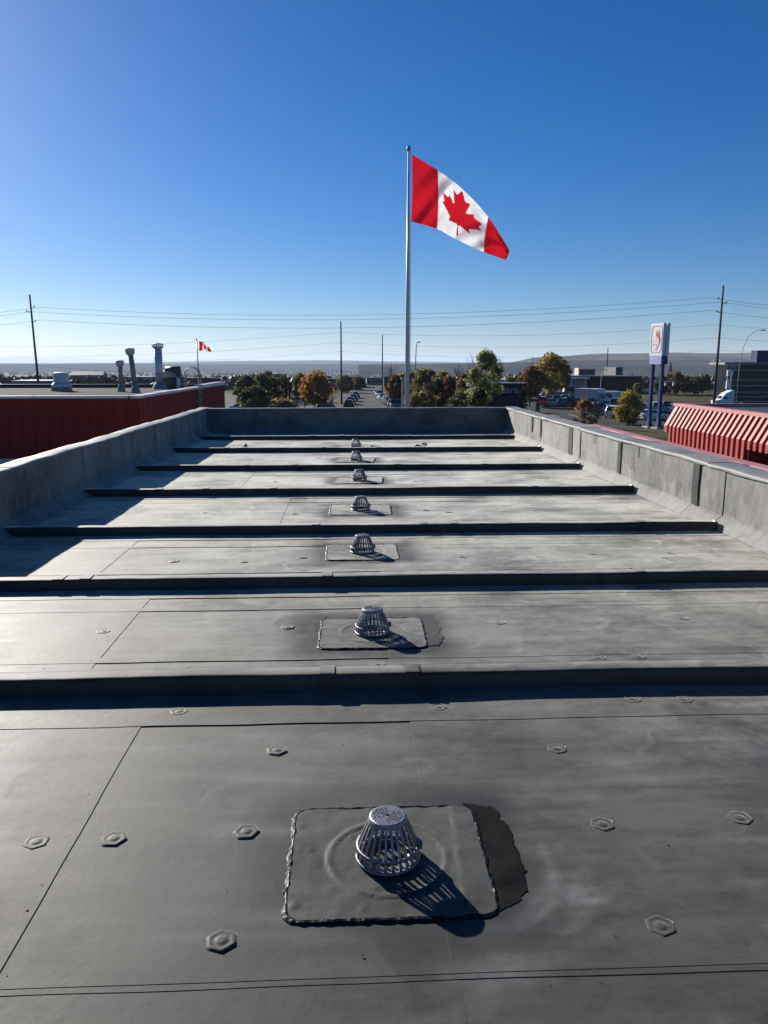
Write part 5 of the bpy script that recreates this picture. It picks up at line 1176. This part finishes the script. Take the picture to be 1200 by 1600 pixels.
# ================================================================== FAR WOODS AND HOUSES
def woods(name, n, Ymin, Ymax, xr, s0, s1, m, seed, label):
    rnd = random.Random(seed); b = MB(); tones = []
    ico = [Vector(v).normalized() for v in ((0, 0, 1), (0.9, 0, 0.45), (0.28, 0.85, 0.45), (-0.72, 0.53, 0.45), (-0.72, -0.53, 0.45), (0.28, -0.85, 0.45), (0.72, 0.53, -0.45), (-0.28, 0.85, -0.45), (-0.9, 0, -0.45), (-0.28, -0.85, -0.45), (0.72, -0.53, -0.45))]
    fs = [(0, 1, 2), (0, 2, 3), (0, 3, 4), (0, 4, 5), (0, 5, 1), (1, 6, 2), (2, 7, 3), (3, 8, 4), (4, 9, 5), (5, 10, 1), (2, 6, 7), (3, 7, 8), (4, 8, 9), (5, 9, 10), (1, 10, 6)]
    for _ in range(n):
        Y = Ymin * (Ymax / Ymin) ** rnd.random(); px = rnd.uniform(*xr); p = on_ground(px, Y)
        if fn(p.x, p.y, 1 / 160.0, seed) < -0.25: continue
        if Y < 420 and abs(p.x - 6.5) < 14: continue
        s = rnd.uniform(s0, s1); hh = s * rnd.uniform(0.9, 1.5); o = len(b.v); tn = rnd.random()
        for v in ico: b.v.append((p.x + v.x * s * rnd.uniform(0.6, 1.2), p.y + v.y * s * rnd.uniform(0.6, 1.2), p.z + hh * 0.75 + v.z * hh * rnd.uniform(0.7, 1.15))); tones.append(min(1, max(0, tn + rnd.uniform(-.25, .25))))
        b.f += [tuple(o + i for i in f) for f in fs]; b.mi += [0] * len(fs)
    o = b.build(name, m, attrs={'tone': tones}); o['kind'] = 'stuff'; o['label'] = label; o['category'] = 'woodland'; return o
M['l_far'] = leaf_mat('mixed autumn woodland', (0.016, 0.02, 0.013), (0.075, 0.06, 0.037), 0.0)
woods('distant_trees', 9000, 225, 800, (-250, 1450), 0.7, 1.7, M['l_far'], 3, 'dark autumn tree tops filling the middle distance')
woods('distant_trees', 16000, 650, 5000, (-500, 1700), 2.2, 4.6, M['l_far'], 4, 'hazy band of tree tops below the far hills')
rnd = random.Random(8); hp = None
for i in range(26):
    Y = 330 * (9.0) ** rnd.random(); px = rnd.uniform(-40, 1240); p = on_ground(px, Y)
    if abs(p.x - 6.5) < 25 and Y < 450: continue
    if hp is None or i % 5 == 0:
        t = empty('distant_house'); L_ = rnd.uniform(5, 9); D_ = rnd.uniform(4, 6); h = rnd.uniform(2.6, 4.2); pt = rnd.random() < 0.6
        MB().box(-L_, L_, -D_, D_, 0, h).build('wall', rnd.choice(['beige', 'grey_clad', 'pale_roof']), t)
        r = MB()
        if pt: r.add([(-L_ - .4, -D_ - .4, h), (L_ + .4, -D_ - .4, h), (L_ + .4, D_ + .4, h), (-L_ - .4, D_ + .4, h), (-L_, 0, h + 1.5), (L_, 0, h + 1.5)], [(0, 1, 5, 4), (2, 3, 4, 5), (1, 2, 5), (3, 0, 4)])
        else: r.box(-L_ - .2, L_ + .2, -D_ - .2, D_ + .2, h + 0.01, h + 0.5)
        r.build('roof', rnd.choice(['grey_clad', 'dark_brick', 'pale_roof']), t); hp = t
    else: t = copy_tree(hp)
    t.location = p; t.rotation_euler.z = rnd.uniform(-0.4, 0.4); tag(t, 'tiny pale house among the distant trees on the plain', 'house', 'tiny houses on the far plain')

# ================================================================== AIR
hz = MB().box(-15500, 15500, -500, 21800, GZ - 36, 190).build('haze', M['wire']); hz.data.materials.clear()
hm = bpy.data.materials.new('haze'); hm.use_nodes = True; hn = hm.node_tree
for n_ in list(hn.nodes):
    if n_.type != 'OUTPUT_MATERIAL': hn.nodes.remove(n_)
pv = hn.nodes.new('ShaderNodeVolumePrincipled'); pv.inputs['Color'].default_value = (0.66, 0.79, 1.0, 1); pv.inputs['Density'].default_value = 0.7e-4; pv.inputs['Anisotropy'].default_value = 0.2
hn.links.new(pv.outputs[0], [n_ for n_ in hn.nodes if n_.type == 'OUTPUT_MATERIAL'][0].inputs['Volume'])
hz.data.materials.append(hm); hz['kind'] = 'stuff'; hz['label'] = 'pale blue haze over the distance'; hz['category'] = 'haze'
